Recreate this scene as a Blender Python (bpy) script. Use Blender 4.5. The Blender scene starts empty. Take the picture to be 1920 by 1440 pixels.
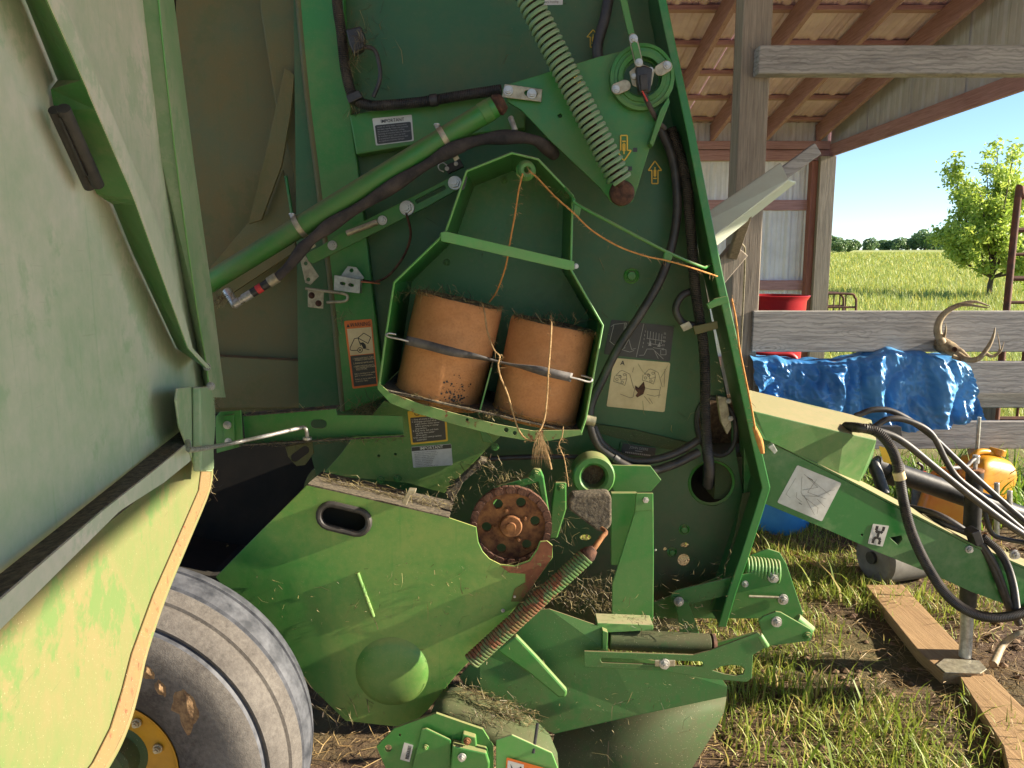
import bpy, bmesh, math, random
from mathutils import Vector, Matrix, noise as mnoise
from mathutils.geometry import tessellate_polygon
random.seed(7)
rad = math.radians
SC = bpy.context.scene
COL = SC.collection

# ---------------------------------------------------------------- camera
PITCH = rad(8.7)
CAM = Vector((0, 0, 1.5))
cd = bpy.data.cameras.new('camera'); cd.sensor_width = 36; cd.lens = 27
cd.clip_start = 0.05; cd.clip_end = 2000
cam = bpy.data.objects.new('camera', cd); COL.objects.link(cam)
cam.location = CAM; cam.rotation_euler = (rad(90) - PITCH, 0, 0)
SC.camera = cam
SC.render.resolution_x = 1024; SC.render.resolution_y = 768

# ---------------------------------------------------------------- sky and sun
SUN_EL = rad(21.2)
SUN_XY = Vector((1.0, -0.05)).normalized()
sdir = Vector((SUN_XY.x * math.cos(SUN_EL), SUN_XY.y * math.cos(SUN_EL), math.sin(SUN_EL)))
w = bpy.data.worlds.new('World'); SC.world = w; w.use_nodes = True
nt = w.node_tree
bg = nt.nodes['Background']
sky = nt.nodes.new('ShaderNodeTexSky'); sky.sky_type = 'NISHITA'; sky.sun_disc = False
sky.sun_elevation = SUN_EL
sky.sun_rotation = math.atan2(SUN_XY.x, SUN_XY.y)
sky.air_density = 0.8; sky.dust_density = 0.05; sky.ozone_density = 3.0
nt.links.new(sky.outputs[0], bg.inputs[0]); bg.inputs[1].default_value = 0.063
sl = bpy.data.lights.new('sun', 'SUN'); sl.energy = 4.3; sl.angle = rad(0.53); sl.color = (1.0, 0.88, 0.70)
so = bpy.data.objects.new('sun', sl); COL.objects.link(so)
so.rotation_euler = sdir.to_track_quat('Z', 'Y').to_euler(); so.location = (6, 0, 6)

vs = SC.view_settings
vs.view_transform = 'Standard'; vs.look = 'None'; vs.gamma = 1; vs.use_curve_mapping = False
vs.exposure = 1.95
SC.render.engine = 'CYCLES'
SC.cycles.max_bounces = 8

# ---------------------------------------------------------------- materials
def C(r, g, b):
    f = lambda c: (c / 255 / 12.92) if c / 255 <= .04045 else ((c / 255 + .055) / 1.055) ** 2.4
    return (f(r), f(g), f(b), 1)

def newmat(name):
    m = bpy.data.materials.new(name); m.use_nodes = True
    t = m.node_tree; b = t.nodes['Principled BSDF']
    return m, t, b

class N:
    """tiny node builder"""
    def __init__(s, t):
        s.t = t
        s.co = t.nodes.new('ShaderNodeTexCoord').outputs['Object']
    def l(s, a, b): s.t.links.new(a, b)
    def noise(s, scale, detail=6, rough=.6, stretch=None, dist=0):
        n = s.t.nodes.new('ShaderNodeTexNoise')
        n.inputs['Scale'].default_value = scale; n.inputs['Detail'].default_value = detail
        n.inputs['Roughness'].default_value = rough; n.inputs['Distortion'].default_value = dist
        s.l(s.map(stretch) if stretch else s.co, n.inputs['Vector'])
        return n.outputs['Fac']
    def map(s, sc):
        m = s.t.nodes.new('ShaderNodeMapping'); m.inputs['Scale'].default_value = sc
        s.l(s.co, m.inputs['Vector']); return m.outputs[0]
    def ramp(s, fac, a, b, lo=0, hi=1):
        n = s.t.nodes.new('ShaderNodeMapRange')
        n.inputs['From Min'].default_value = a; n.inputs['From Max'].default_value = b
        n.inputs['To Min'].default_value = lo; n.inputs['To Max'].default_value = hi
        s.l(fac, n.inputs['Value']); return n.outputs[0]
    def math(s, op, a, b):
        n = s.t.nodes.new('ShaderNodeMath'); n.operation = op; n.use_clamp = True
        for i, v in enumerate((a, b)):
            if isinstance(v, (int, float)): n.inputs[i].default_value = v
            else: s.l(v, n.inputs[i])
        return n.outputs[0]
    def mix(s, fac, a, b):
        n = s.t.nodes.new('ShaderNodeMix'); n.data_type = 'RGBA'
        if isinstance(fac, (int, float)): n.inputs[0].default_value = fac
        else: s.l(fac, n.inputs[0])
        for i, v in ((6, a), (7, b)):
            if isinstance(v, tuple): n.inputs[i].default_value = v
            else: s.l(v, n.inputs[i])
        return n.outputs[2]
    def upz(s):
        g = s.t.nodes.new('ShaderNodeNewGeometry'); x = s.t.nodes.new('ShaderNodeSeparateXYZ')
        s.l(g.outputs['Normal'], x.inputs[0]); return x.outputs[2]
    def bump(s, h, strength, dist=.002):
        n = s.t.nodes.new('ShaderNodeBump'); n.inputs['Strength'].default_value = strength
        n.inputs['Distance'].default_value = dist
        s.l(h, n.inputs['Height']); return n.outputs[0]

def paint(name, base, amt=.3, dust=C(150, 140, 108), rust=0, rough=.38, speck=.15, up=.75, stretch=None, rscale=9, wear=.35):
    m, t, b = newmat(name); k = N(t)
    n1 = k.noise(3.2, 7, .62, stretch); n2 = k.noise(38, 5, .65); n3 = k.noise(420, 2, .5)
    f = k.ramp(n1, .32, .70, amt - .28, amt + .28)
    f = k.math('ADD', f, k.ramp(n2, .35, .75, -.07, .12))
    f = k.math('ADD', f, k.math('MULTIPLY', k.ramp(k.upz(), .35, .9), up))
    col = k.mix(f, base, dust)
    sp = k.math('MULTIPLY', k.ramp(n3, .69, .74), speck)
    col = k.mix(sp, col, C(205, 195, 160))
    r = k.ramp(f, 0, .8, rough, .85)
    if rust:
        rf = k.ramp(k.noise(rscale, 9, .7), .62 - rust * .3, .66 - rust * .3)
        rc = k.mix(k.noise(60, 4), C(70, 38, 26), C(140, 88, 58))
        col = k.mix(rf, col, rc); r = k.math('MAXIMUM', r, k.math('MULTIPLY', rf, .9))
    if wear:
        wf = k.math('MULTIPLY', k.ramp(k.noise(4.5, 9, .72), .545, .60), wear)            # rubbed patches where the dust is gone
        wf = k.math('MAXIMUM', wf, k.math('MULTIPLY', k.ramp(k.noise(1, 6, .6, (70, 70, 2.2)), .60, .68), wear * .6))   # wiped vertical runs
        col = k.mix(wf, col, base)
        sc_ = k.math('MULTIPLY', k.ramp(k.noise(1, 3, .5, (9, 9, 260)), .70, .73), .35 * wear)                        # fine scratches
        sc_ = k.math('MAXIMUM', sc_, k.math('MULTIPLY', k.ramp(k.noise(1.3, 2, .5, (420, 420, 6)), .71, .74), .3 * wear))
        col = k.mix(sc_, col, C(60, 64, 44))
        dk = k.math('MULTIPLY', k.ramp(k.noise(150, 3, .6), .70, .74), .6 * wear)
        col = k.mix(dk, col, C(74, 62, 44))
    k.l(col, b.inputs['Base Color']); k.l(r, b.inputs['Roughness'])
    k.l(k.bump(k.math('ADD', n1, k.math('MULTIPLY', n2, .25)), .25, .004), b.inputs['Normal'])
    return m

def simple(name, c1, c2=None, scale=20, rough=.6, metal=0, bump=.15, stretch=None, lo=.35, hi=.65, bdist=.003, detail=6):
    m, t, b = newmat(name); k = N(t)
    n1 = k.noise(scale, detail, .65, stretch)
    k.l(k.mix(k.ramp(n1, lo, hi), c1, c2 or c1), b.inputs['Base Color'])
    b.inputs['Roughness'].default_value = rough; b.inputs['Metallic'].default_value = metal
    if bump: k.l(k.bump(n1, bump, bdist), b.inputs['Normal'])
    return m

GRN = C(46, 118, 46)
M = {}
M['paint'] = paint('green_paint', GRN, .15, C(128, 122, 80))
M['paint_clean'] = paint('green_paint_clean', C(42, 112, 46), .06, speck=.08)
M['paint_dusty'] = paint('green_paint_dusty', GRN, .16, C(120,106,78))
M['paint_olive'] = paint('green_paint_olive', C(60, 78, 34), .48, C(108, 88, 52))
M['paint_sheet'] = paint('green_paint_sheet', C(36, 84, 40), .14, C(106, 98, 70), speck=.1, rough=.45)
M['paint_shield'] = paint('green_paint_shield', C(56, 120, 46), .30, C(150, 150, 86), speck=.4, rough=.33)
M['paint_rust'] = paint('green_paint_chipped', C(70, 130, 58), .30, C(150, 146, 100), rust=.16, rscale=26)
M['spring_rust'] = paint('rusty_spring_paint', C(66, 112, 58), .3, C(104, 84, 60), rust=.45, rscale=14)
M['paint_spring'] = paint('green_paint_spring', C(84, 130, 82), .35, C(150, 150, 125), speck=.05)
M['paint_light'] = paint('light_green_bar', C(84, 150, 70), .15)
M['paint_edge'] = paint('door_edge_paint', C(88, 146, 90), .45, C(184, 180, 154), speck=.2)
M['paint_door'] = paint('door_inner_paint', C(110, 164, 108), .76, C(212, 205, 188), speck=.3, rough=.45, wear=.32)
t = M['paint_door'].node_tree; k = N(t); xz = t.nodes.new('ShaderNodeSeparateXYZ'); k.l(k.co, xz.inputs[0])   # dust film thins out towards the foot of the door
b = t.nodes['Principled BSDF']; old = b.inputs['Base Color'].links[0].from_socket
k.l(k.mix(k.math('MULTIPLY', k.ramp(xz.outputs[2], -.85, -.1, .75, 0), k.ramp(k.noise(3, 8, .7), .25, .6)), old, C(92, 156, 90)), b.inputs['Base Color'])
M['paint_door_low'] = paint('door_lower_paint', C(78, 110, 54), .5, C(128, 106, 74), speck=.5, rough=.75, wear=.75)
M['skirt_edge'] = paint('door_skirt_edge_dirt', C(104, 110, 60), .8, C(122, 96, 64), speck=.9, rough=.85, rust=.12, rscale=40)
M['paint_dirt'] = paint('green_paint_muddy', C(46, 80, 34), .5, C(78, 64, 44), speck=.6, rough=.75, up=.2, wear=.6)
M['paint_mid'] = paint('green_paint_soiled', C(46, 112, 46), .30, C(104, 94, 62), speck=.5, rough=.5, wear=.6)
M['paint_tongue'] = paint('tongue_paint', C(38, 104, 46), .08, C(160, 160, 120), speck=.06, rough=.3)
M['paint_cover'] = paint('tongue_cover_paint', C(62, 112, 54), .12, C(138, 128, 92), speck=.3, up=.9)
M['hay_dust'] = simple('caked_hay_dust', C(52, 47, 40), C(108, 98, 80), 90, .95, bump=1.0, bdist=.006, detail=9)
M['mud_brown'] = simple('caked_mud', C(84, 62, 42), C(140, 112, 78), 60, .95, bump=1.0, bdist=.006, detail=9)
M['rust'] = simple('rusty_steel', C(84, 50, 32), C(150, 104, 62), 30, .85, .2, .4)
M['rust_dark'] = simple('dark_rusty_steel', C(50, 34, 28), C(104, 70, 52), 50, .85, .2, .6)
M['steel'] = simple('zinc_plated_steel', C(206, 205, 200), C(160, 156, 148), 60, .38, .55, .1)
M['steel_dull'] = simple('dull_plated_steel', C(186, 178, 152), C(138, 130, 110), 40, .5, .55, .15)
M['white_metal'] = simple('white_metal', C(190, 192, 182), C(150, 150, 138), 30, .45, .3, .1)
M['rubber'] = simple('black_rubber', C(34, 33, 33), C(62, 58, 54), 25, .6, 0, .1)
M['hose'] = simple('black_hose', C(30, 29, 30), C(66, 60, 54), 18, .5, 0, .15)
M['sleeve'] = simple('fabric_hose_sleeve', C(40, 38, 38), C(80, 70, 64), 14, .9, 0, .8, bdist=.008)
M['black_plastic'] = simple('black_plastic', C(28, 28, 30), C(54, 52, 50), 40, .45)
M['dark'] = simple('dark_belt_and_shade', C(20, 19, 14), C(36, 31, 22), 6, .95)  # near-black for the belts and for shade painted into openings
M['tread'] = simple('tyre_tread_rubber', C(38, 41, 48), C(84, 86, 92), 22, .65, 0, .3)
M['yellow'] = paint('yellow_wheel_paint', C(190, 138, 18), .35, C(104, 78, 40), speck=.1)
M['cardboard'] = None
M['twine'] = simple('sisal_twine', C(196, 140, 74), C(168, 112, 56), 80, .9, 0, .5)
M['twine_dull'] = simple('loose_twine', C(178, 150, 106), C(138, 108, 70), 80, .9, 0, .5)
M['twine_top'] = simple('twine_ball_top', C(120, 104, 76), C(70, 58, 42), 70, .95, 0, 1, bdist=.01)
M['strap'] = simple('grey_rubber_strap', C(62, 60, 60), C(96, 92, 88), 30, .6)
M['red_band'] = simple('red_band', C(190, 52, 52), None, 20, .5)
M['white_decal'] = simple('white_decal', C(206, 204, 196), C(178, 174, 164), 12, .45, 0, 0)
M['cream_decal'] = simple('cream_decal', C(216, 196, 150), C(190, 168, 124), 10, .5, 0, 0)
M['black_decal'] = simple('black_decal', C(36, 35, 34), C(56, 52, 46), 12, .45, 0, 0)
M['dark_plate'] = simple('dark_plate', C(52, 50, 44), C(66, 62, 52), 12, .45, 0, 0)
M['orange_decal'] = simple('orange_decal', C(222, 116, 40), C(196, 98, 40), 12, .45, 0, 0)
M['yellow_decal'] = simple('yellow_decal', C(226, 184, 40), C(206, 166, 40), 12, .45, 0, 0)
M['ink_black'] = simple('black_ink', C(30, 28, 26), None, 5, .5, 0, 0)
M['ink_white'] = simple('white_ink', C(214, 210, 196), None, 5, .5, 0, 0)
M['ink_grey'] = simple('grey_ink', C(150, 144, 138), None, 5, .5, 0, 0)
M['ink_brown'] = simple('brown_ink', C(84, 70, 52), None, 5, .5, 0, 0)
M['copper'] = simple('copper_wire', C(190, 112, 80), None, 5, .5, 0, 0)

def wood(name, c1, c2, axis, scale=6, knots=False, rough=.85, wave=False):
    m, t, b = newmat(name); k = N(t)
    st = [11, 11, 11]; st[axis] = .55
    wv = k.noise(scale, 8, .6, tuple(st), dist=1.5 if knots else .6)
    st2 = [60, 60, 60]; st2[axis] = 2
    w2 = k.noise(3, 4, .7, tuple(st2))
    col = k.mix(k.ramp(wv, .3, .7), c1, c2)
    col = k.mix(k.ramp(w2, .5, .75, 0, .55), col, tuple(c * .45 for c in c1[:3]) + (1,))
    col = k.mix(k.ramp(k.noise(2.5), .35, .7, 0, .35), col, c2)
    if wave:
        wt = t.nodes.new('ShaderNodeTexWave'); wt.wave_type = 'BANDS'; wt.bands_direction = 'Z'
        wt.inputs['Scale'].default_value = 13; wt.inputs['Distortion'].default_value = 9; wt.inputs['Detail'].default_value = 3; wt.inputs['Detail Scale'].default_value = 1.3
        k.l(k.map((.55, 1, 1)), wt.inputs['Vector'])
        vo = t.nodes.new('ShaderNodeTexVoronoi'); vo.inputs['Scale'].default_value = 1.7; k.l(k.map((1, 1, 3.2)), vo.inputs['Vector'])
        vd = vo.outputs['Distance']; msk = k.ramp(vd, .03, .26, 1, 0)
        sn = t.nodes.new('ShaderNodeMath'); sn.operation = 'SINE'; k.l(k.ramp(vd, 0, 1, 0, 150), sn.inputs[0])
        col = k.mix(k.ramp(wt.outputs['Fac'], .02, .4, .32, 0), col, tuple(c * .4 for c in c1[:3]) + (1,))
        col = k.mix(k.math('MULTIPLY', msk, k.ramp(sn.outputs[0], .1, .9, 0, .5)), col, tuple(c * .35 for c in c1[:3]) + (1,))
        col = k.mix(k.ramp(vd, .015, .035, .8, 0), col, tuple(c * .2 for c in c1[:3]) + (1,))
    k.l(col, b.inputs['Base Color']); b.inputs['Roughness'].default_value = rough
    k.l(k.bump(k.math('ADD', wv, k.math('MULTIPLY', w2, .6)), .5, .004), b.inputs['Normal'])
    return m
M['wood_grey_x'] = wood('weathered_grey_board', C(122, 119, 116), C(178, 174, 168), 0, wave=True)
M['wood_grey_z'] = wood('weathered_grey_post', C(118, 108, 96), C(166, 154, 138), 2)
M['wood_red_y'] = wood('stained_rafter', C(142, 102, 104), C(184, 144, 146), 1)
M['wood_red_x'] = wood('stained_purlin', C(148, 106, 108), C(190, 150, 150), 0)
M['wood_red_z'] = wood('stained_corner_trim', C(122, 74, 64), C(160, 106, 92), 2)
M['wood_board'] = wood('sawn_board', C(134, 104, 68), C(172, 140, 98), 1, 5, True)
M['sheet_metal'] = simple('corrugated_metal', C(204, 172, 194), C(226, 198, 214), 3, .55, .05, 0)
M['sheet_wall'] = simple('white_corrugated_metal', C(206, 204, 206), C(226, 224, 226), 3, .45, .1, 0)
M['sheet_grey'] = simple('grey_corrugated_metal', C(178, 176, 182), C(198, 196, 202), 3, .5, .05, 0)

# cardboard: fibrous tan with oil specks
m, t, b = newmat('brown_cardboard'); k = N(t)
c = k.mix(k.ramp(k.noise(4, 8, .7, (1, 1, 1.6)), .3, .72), C(168, 112, 64), C(204, 148, 98))
c = k.mix(k.ramp(k.noise(160, 3), .45, .75, 0, .35), c, C(140, 92, 54))
k.l(c, b.inputs['Base Color']); b.inputs['Roughness'].default_value = .85
c = k.mix(k.ramp(k.noise(9, 5, .6), .58, .72, 0, .45), c, C(120, 84, 52))
k.l(c, b.inputs['Base Color'])
k.l(k.bump(k.math('ADD', k.noise(14, 6, .7, (1, 1, 2)), k.math('MULTIPLY', k.noise(90, 4), .2)), .45, .008), b.inputs['Normal'])
M['cardboard'] = m

# dusty tyre sidewall: pale dried dirt with dark scuffs
m, t, b = newmat('dusty_tyre_sidewall'); k = N(t)
f = k.math('ADD', k.ramp(k.noise(5, 9, .75), .3, .7, .25, .75), k.ramp(k.noise(90, 6, .8), .35, .75, -.2, .25))
dn = t.nodes.new('ShaderNodeVectorMath'); dn.operation = 'LENGTH'; k.l(k.map((1, 0, 1)), dn.inputs[0])
f = k.math('SUBTRACT', f, k.ramp(k.math('ADD', dn.outputs['Value'], k.ramp(k.noise(9, 6, .7), .3, .7, -.04, .04)), .17, .29, .5, 0))
c = k.mix(f, C(48, 43, 40), C(116, 111, 105))
k.l(c, b.inputs['Base Color']); b.inputs['Roughness'].default_value = .9
k.l(k.bump(f, .4, .004), b.inputs['Normal'])
M['sidewall'] = m

# ---------------------------------------------------------------- helpers
SP, CP = math.sin(PITCH), math.cos(PITCH)
def ray(px, py):
    u = (px - 960) / 1440; v = (720 - py) / 1440
    return Vector((u, CP + v * SP, -SP + v * CP))
def W(px, py, Y):
    d = ray(px, py); return CAM + d * (Y / d.y)
def onplane(px, py, p0, n):
    d = ray(px, py); return CAM + d * ((p0 - CAM).dot(n) / d.dot(n))
def ground(px, py, z=0.0):
    d = ray(px, py); return CAM + d * ((z - CAM.z) / d.z)
S = lambda px, Y: px * Y / 1440.0          # pixels to metres at distance Y

CEN = {}
def thing(name, loc, label, cat, group=None, kind=None):
    o = bpy.data.objects.new(name, None); COL.objects.link(o); o.location = loc
    o.empty_display_size = .1
    CEN[o] = Vector(loc)
    tag(o, label, cat, group, kind); return o
def tag(o, label=None, cat=None, group=None, kind=None):
    if label: o['label'] = label
    if cat: o['category'] = cat
    if group: o['group'] = group
    if kind: o['kind'] = kind
    return o
def link(name, me, parent, cen, mat=None):
    o = bpy.data.objects.new(name, me); COL.objects.link(o)
    if mat and not me.materials: me.materials.append(mat)
    cen = Vector(cen); CEN[o] = cen
    if parent:
        o.parent = parent; o.location = cen - CEN[parent]
    else: o.location = cen
    return o
def mk(name, verts, faces, mat, parent=None, smooth=False, bev=0, seg=2, recalc=True, angle=35, base=False):
    verts = [Vector(v) for v in verts]
    lo = Vector([min(v[i] for v in verts) for i in range(3)]); hi = Vector([max(v[i] for v in verts) for i in range(3)])
    c = (lo + hi) / 2
    if base: c.z = lo.z
    me = bpy.data.meshes.new(name)
    me.from_pydata([v - c for v in verts], [], faces)
    if recalc:
        bm = bmesh.new(); bm.from_mesh(me); bmesh.ops.recalc_face_normals(bm, faces=bm.faces); bm.to_mesh(me); bm.free()
    if smooth:
        me.polygons.foreach_set('use_smooth', [True] * len(me.polygons))
        me.set_sharp_from_angle(angle=rad(angle))
    o = link(name, me, parent, c, mat)
    if bev:
        b = o.modifiers.new('bevel', 'BEVEL'); b.width = bev; b.segments = seg; b.limit_method = 'ANGLE'; b.angle_limit = rad(30)
        b.harden_normals = False
    return o

def circ(cx, cy, r, n=24, ry=None, rot=0):
    ry = ry or r; ca, sa = math.cos(rad(rot)), math.sin(rad(rot)); out = []
    for i in range(n):
        a = 2 * math.pi * i / n; x, y = r * math.cos(a), ry * math.sin(a)
        out.append((cx + x * ca - y * sa, cy + x * sa + y * ca))
    return out
def slot(x0, y0, x1, y1, r, n=7):
    a = math.atan2(y1 - y0, x1 - x0); out = []
    for (cx, cy, s) in ((x1, y1, a - math.pi / 2), (x0, y0, a + math.pi / 2)):
        for i in range(n): out.append((cx + r * math.cos(s + math.pi * i / (n - 1)), cy + r * math.sin(s + math.pi * i / (n - 1))))
    return out
def rrect(x0, y0, x1, y1, r, n=5):
    out = []
    for cx, cy, s in ((x1 - r, y0 + r, -90), (x1 - r, y1 - r, 0), (x0 + r, y1 - r, 90), (x0 + r, y0 + r, 180)):
        for i in range(n): a = rad(s + 90 * i / (n - 1)); out.append((cx + r * math.cos(a), cy + r * math.sin(a)))
    return out

def prism(front, back, holes_f=(), holes_b=()):
    """closed solid from matching front/back loops with holes"""
    V = []; F = []
    loops = [(front, back)] + list(zip(holes_f, holes_b))
    idx = []
    for f, b_ in loops:
        s = len(V); V += list(f); idx.append((s, len(f), s + len(f))); V += list(b_)
        n = len(f)
        for i in range(n):
            j = (i + 1) % n; F.append((s + i, s + j, s + n + j, s + n + i))
    if not holes_f:
        n = len(front); F.append(tuple(range(n))); F.append(tuple(range(2 * n - 1, n - 1, -1)))
    else:
        flat = []; mp = []
        for (f, b_), (s, n, s2) in zip(loops, idx):
            flat.append([Vector(v) for v in f]); mp += [(s + i, s2 + i) for i in range(n)]
        for tri in tessellate_polygon(flat):
            F.append(tuple(mp[i][0] for i in tri)); F.append(tuple(mp[i][1] for i in reversed(tri)))
    return V, F
def wpts(pts, Y):
    return [W(p[0], p[1], p[2] if len(p) > 2 else Y) for p in pts]
def plate(name, pts, Y, t, mat, parent=None, holes=(), bev=.0015, seg=2):
    """sheet or block whose face towards the front is outlined in picture coordinates at distance Y, t metres deep"""
    f = wpts(pts, Y); hf = [wpts(h, Y) for h in holes]
    off = Vector((0, t, 0))
    V, F = prism(f, [v + off for v in f], hf, [[v + off for v in h] for h in hf])
    return mk(name, V, F, mat, parent, bev=bev, seg=seg)
def slab(name, loop, thick, mat, parent=None, bev=0.0, holes=()):
    """loop of world points pushed along vector thick"""
    f = [Vector(v) for v in loop]; th = Vector(thick); hf = [[Vector(v) for v in h] for h in holes]
    V, F = prism(f, [v + th for v in f], hf, [[v + th for v in h] for h in hf])
    return mk(name, V, F, mat, parent, bev=bev)
def box(name, lo, hi, mat, parent=None, bev=.003, base=False, rot=None):
    x0, y0, z0 = lo; x1, y1, z1 = hi
    V = [Vector(v) for v in ((x0, y0, z0), (x1, y0, z0), (x1, y1, z0), (x0, y1, z0), (x0, y0, z1), (x1, y0, z1), (x1, y1, z1), (x0, y1, z1))]
    if rot:
        c = sum(V, Vector()) / 8; V = [c + rot @ (v - c) for v in V]
    return mk(name, V, [(0, 3, 2, 1), (4, 5, 6, 7), (0, 1, 5, 4), (1, 2, 6, 5), (2, 3, 7, 6), (3, 0, 4, 7)], mat, parent, bev=bev, base=base)
def beam(name, p0, p1, w_, h_, mat, parent=None, bev=.004, up=Vector((0, 0, 1))):
    p0, p1 = Vector(p0), Vector(p1); d = (p1 - p0).normalized(); s = d.cross(up).normalized(); u = s.cross(d)
    V = [p + s * (a * w_ / 2) + u * (b_ * h_ / 2) for p in (p0, p1) for a, b_ in ((-1, -1), (1, -1), (1, 1), (-1, 1))]
    return mk(name, V, [(0, 1, 2, 3), (7, 6, 5, 4), (0, 4, 5, 1), (1, 5, 6, 2), (2, 6, 7, 3), (3, 7, 4, 0)], mat, parent, bev=bev)

def crom(pts, sub):
    pts = [Vector(p) for p in pts]
    if len(pts) < 3: 
        return [pts[0].lerp(pts[-1], i / sub) for i in range(sub + 1)]
    P = [pts[0] * 2 - pts[1]] + pts + [pts[-1] * 2 - pts[-2]]; out = []
    for i in range(1, len(P) - 2):
        a, b_, c_, d = P[i - 1:i + 3]
        for j in range(sub):
            t_ = j / sub
            out.append(.5 * ((2 * b_) + (c_ - a) * t_ + (2 * a - 5 * b_ + 4 * c_ - d) * t_ ** 2 + (3 * b_ - a - 3 * c_ + d) * t_ ** 3))
    out.append(pts[-1]); return out
def sweep(path, rf, n=10, flat=None):
    """verts and faces of a tube along path; rf(i) radius"""
    V = []; F = []; m = len(path); nrm = None
    for i, p in enumerate(path):
        tg = (path[min(i + 1, m - 1)] - path[max(i - 1, 0)]).normalized()
        if nrm is None:
            nrm = tg.orthogonal().normalized()
        nrm = (nrm - tg * nrm.dot(tg))
        if nrm.length < 1e-6: nrm = tg.orthogonal()
        nrm.normalize(); bn = tg.cross(nrm); r = rf(i)
        for j in range(n):
            a = 2 * math.pi * j / n; V.append(p + (nrm * math.cos(a) + bn * math.sin(a)) * r)
    for i in range(m - 1):
        for j in range(n):
            k_ = (j + 1) % n; F.append((i * n + j, i * n + k_, (i + 1) * n + k_, (i + 1) * n + j))
    F.append(tuple(range(n - 1, -1, -1))); F.append(tuple(range((m - 1) * n, m * n)))
    return V, F
def tube(name, pts, r, mat, parent=None, n=10, sub=8, corr=0, smooth=True):
    pts = [Vector(p) for p in pts]
    if corr:
        path = crom(pts, 40); L = sum((path[i + 1] - path[i]).length for i in range(len(path) - 1))
        cnt = max(8, int(L / corr) * 2)
        acc = [0]
        for i in range(len(path) - 1): acc.append(acc[-1] + (path[i + 1] - path[i]).length)
        res = []; j = 0
        for i in range(cnt + 1):
            s_ = L * i / cnt
            while j < len(acc) - 2 and acc[j + 1] < s_: j += 1
            dd = acc[j + 1] - acc[j]; res.append(path[j].lerp(path[j + 1], (s_ - acc[j]) / dd if dd else 0))
        V, F = sweep(res, lambda i: r * (1.0 if i % 2 else .86), n)
        return mk(name, V, F, mat, parent, smooth=True, angle=60, recalc=False)
    path = crom(pts, sub)
    if callable(r): rr = lambda i: r(i / (len(path) - 1))
    else: rr = lambda i: r
    V, F = sweep(path, rr, n)
    return mk(name, V, F, mat, parent, smooth=smooth, angle=50, recalc=False)
def tubep(name, pts, r, mat, parent=None, **k_):
    return tube(name, [W(*p) for p in pts], r, mat, parent, **k_)
def rod(name, p0, p1, r, mat, parent=None, n=20, bev=.002):
    V, F = sweep([Vector(p0), Vector(p1)], lambda i: r, n)
    o = mk(name, V, F, mat, parent, smooth=True, angle=40, bev=bev)
    return o
def spring(name, p0, p1, R, r, turns, mat, parent=None, per=14, n=6):
    p0, p1 = Vector(p0), Vector(p1); d = (p1 - p0); L = d.length; d.normalize(); a_ = d.orthogonal().normalized(); b_ = d.cross(a_)
    m = int(turns * per)
    path = [p0 + d * (L * i / m) + (a_ * math.cos(2 * math.pi * i / per) + b_ * math.sin(2 * math.pi * i / per)) * R for i in range(m + 1)]
    V, F = sweep(path, lambda i: r, n)
    return mk(name, V, F, mat, parent, smooth=True, angle=60, recalc=False)
def lathe(name, prof, cen, axis, mat, parent=None, n=48, bev=0, angle=35):
    """prof [(radius, along axis)]"""
    axis = Vector(axis).normalized(); a_ = axis.orthogonal().normalized(); b_ = axis.cross(a_); cen = Vector(cen)
    V = []; F = []; m = len(prof)
    for i in range(n):
        t_ = 2 * math.pi * i / n; e = a_ * math.cos(t_) + b_ * math.sin(t_)
        for r, h in prof: V.append(cen + axis * h + e * r)
    for i in range(n):
        j = (i + 1) % n
        for q in range(m - 1): F.append((i * m + q, i * m + q + 1, j * m + q + 1, j * m + q))
    o = mk(name, V, F, mat, parent, smooth=True, angle=angle)
    bm = bmesh.new(); bm.from_mesh(o.data); bmesh.ops.remove_doubles(bm, verts=bm.verts, dist=1e-6)
    bmesh.ops.recalc_face_normals(bm, faces=bm.faces); bm.to_mesh(o.data); bm.free()
    o.data.polygons.foreach_set('use_smooth', [True] * len(o.data.polygons)); o.data.set_sharp_from_angle(angle=rad(angle))
    return o

# one bolt mesh (washer, hexagon head, stud end) shared by every bolt; unit washer radius, facing -y
def _boltmesh():
    bm = bmesh.new()
    def cy(r, y0, y1, n, ro=0):
        a = [bm.verts.new((r * math.cos(2 * math.pi * i / n + ro), y0, r * math.sin(2 * math.pi * i / n + ro))) for i in range(n)]
        b_ = [bm.verts.new((r * .94 * math.cos(2 * math.pi * i / n + ro), y1, r * .94 * math.sin(2 * math.pi * i / n + ro))) for i in range(n)]
        bm.faces.new(a); bm.faces.new(list(reversed(b_)))
        for i in range(n): bm.faces.new((a[i], a[(i + 1) % n], b_[(i + 1) % n], b_[i]))
    cy(1, .12, -.18, 18); cy(.72, -.17, -.8, 6, .3); cy(.4, -.78, -1.15, 12)
    bmesh.ops.recalc_face_normals(bm, faces=bm.faces)
    me = bpy.data.meshes.new('bolt'); bm.to_mesh(me); bm.free(); return me
BOLT = {}
def bolt(px, py, Y, rpx, parent, mat='steel', rot=None):
    if mat not in BOLT: BOLT[mat] = _boltmesh(); BOLT[mat].materials.append(M[mat])
    o = link('bolt', BOLT[mat], parent, W(px, py, Y) if not isinstance(px, Vector) else px)
    r = S(rpx, Y); o.scale = (r, r, r)
    o.rotation_euler = rot if rot else (0, random.uniform(0, 1), 0)
    return o

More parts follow.
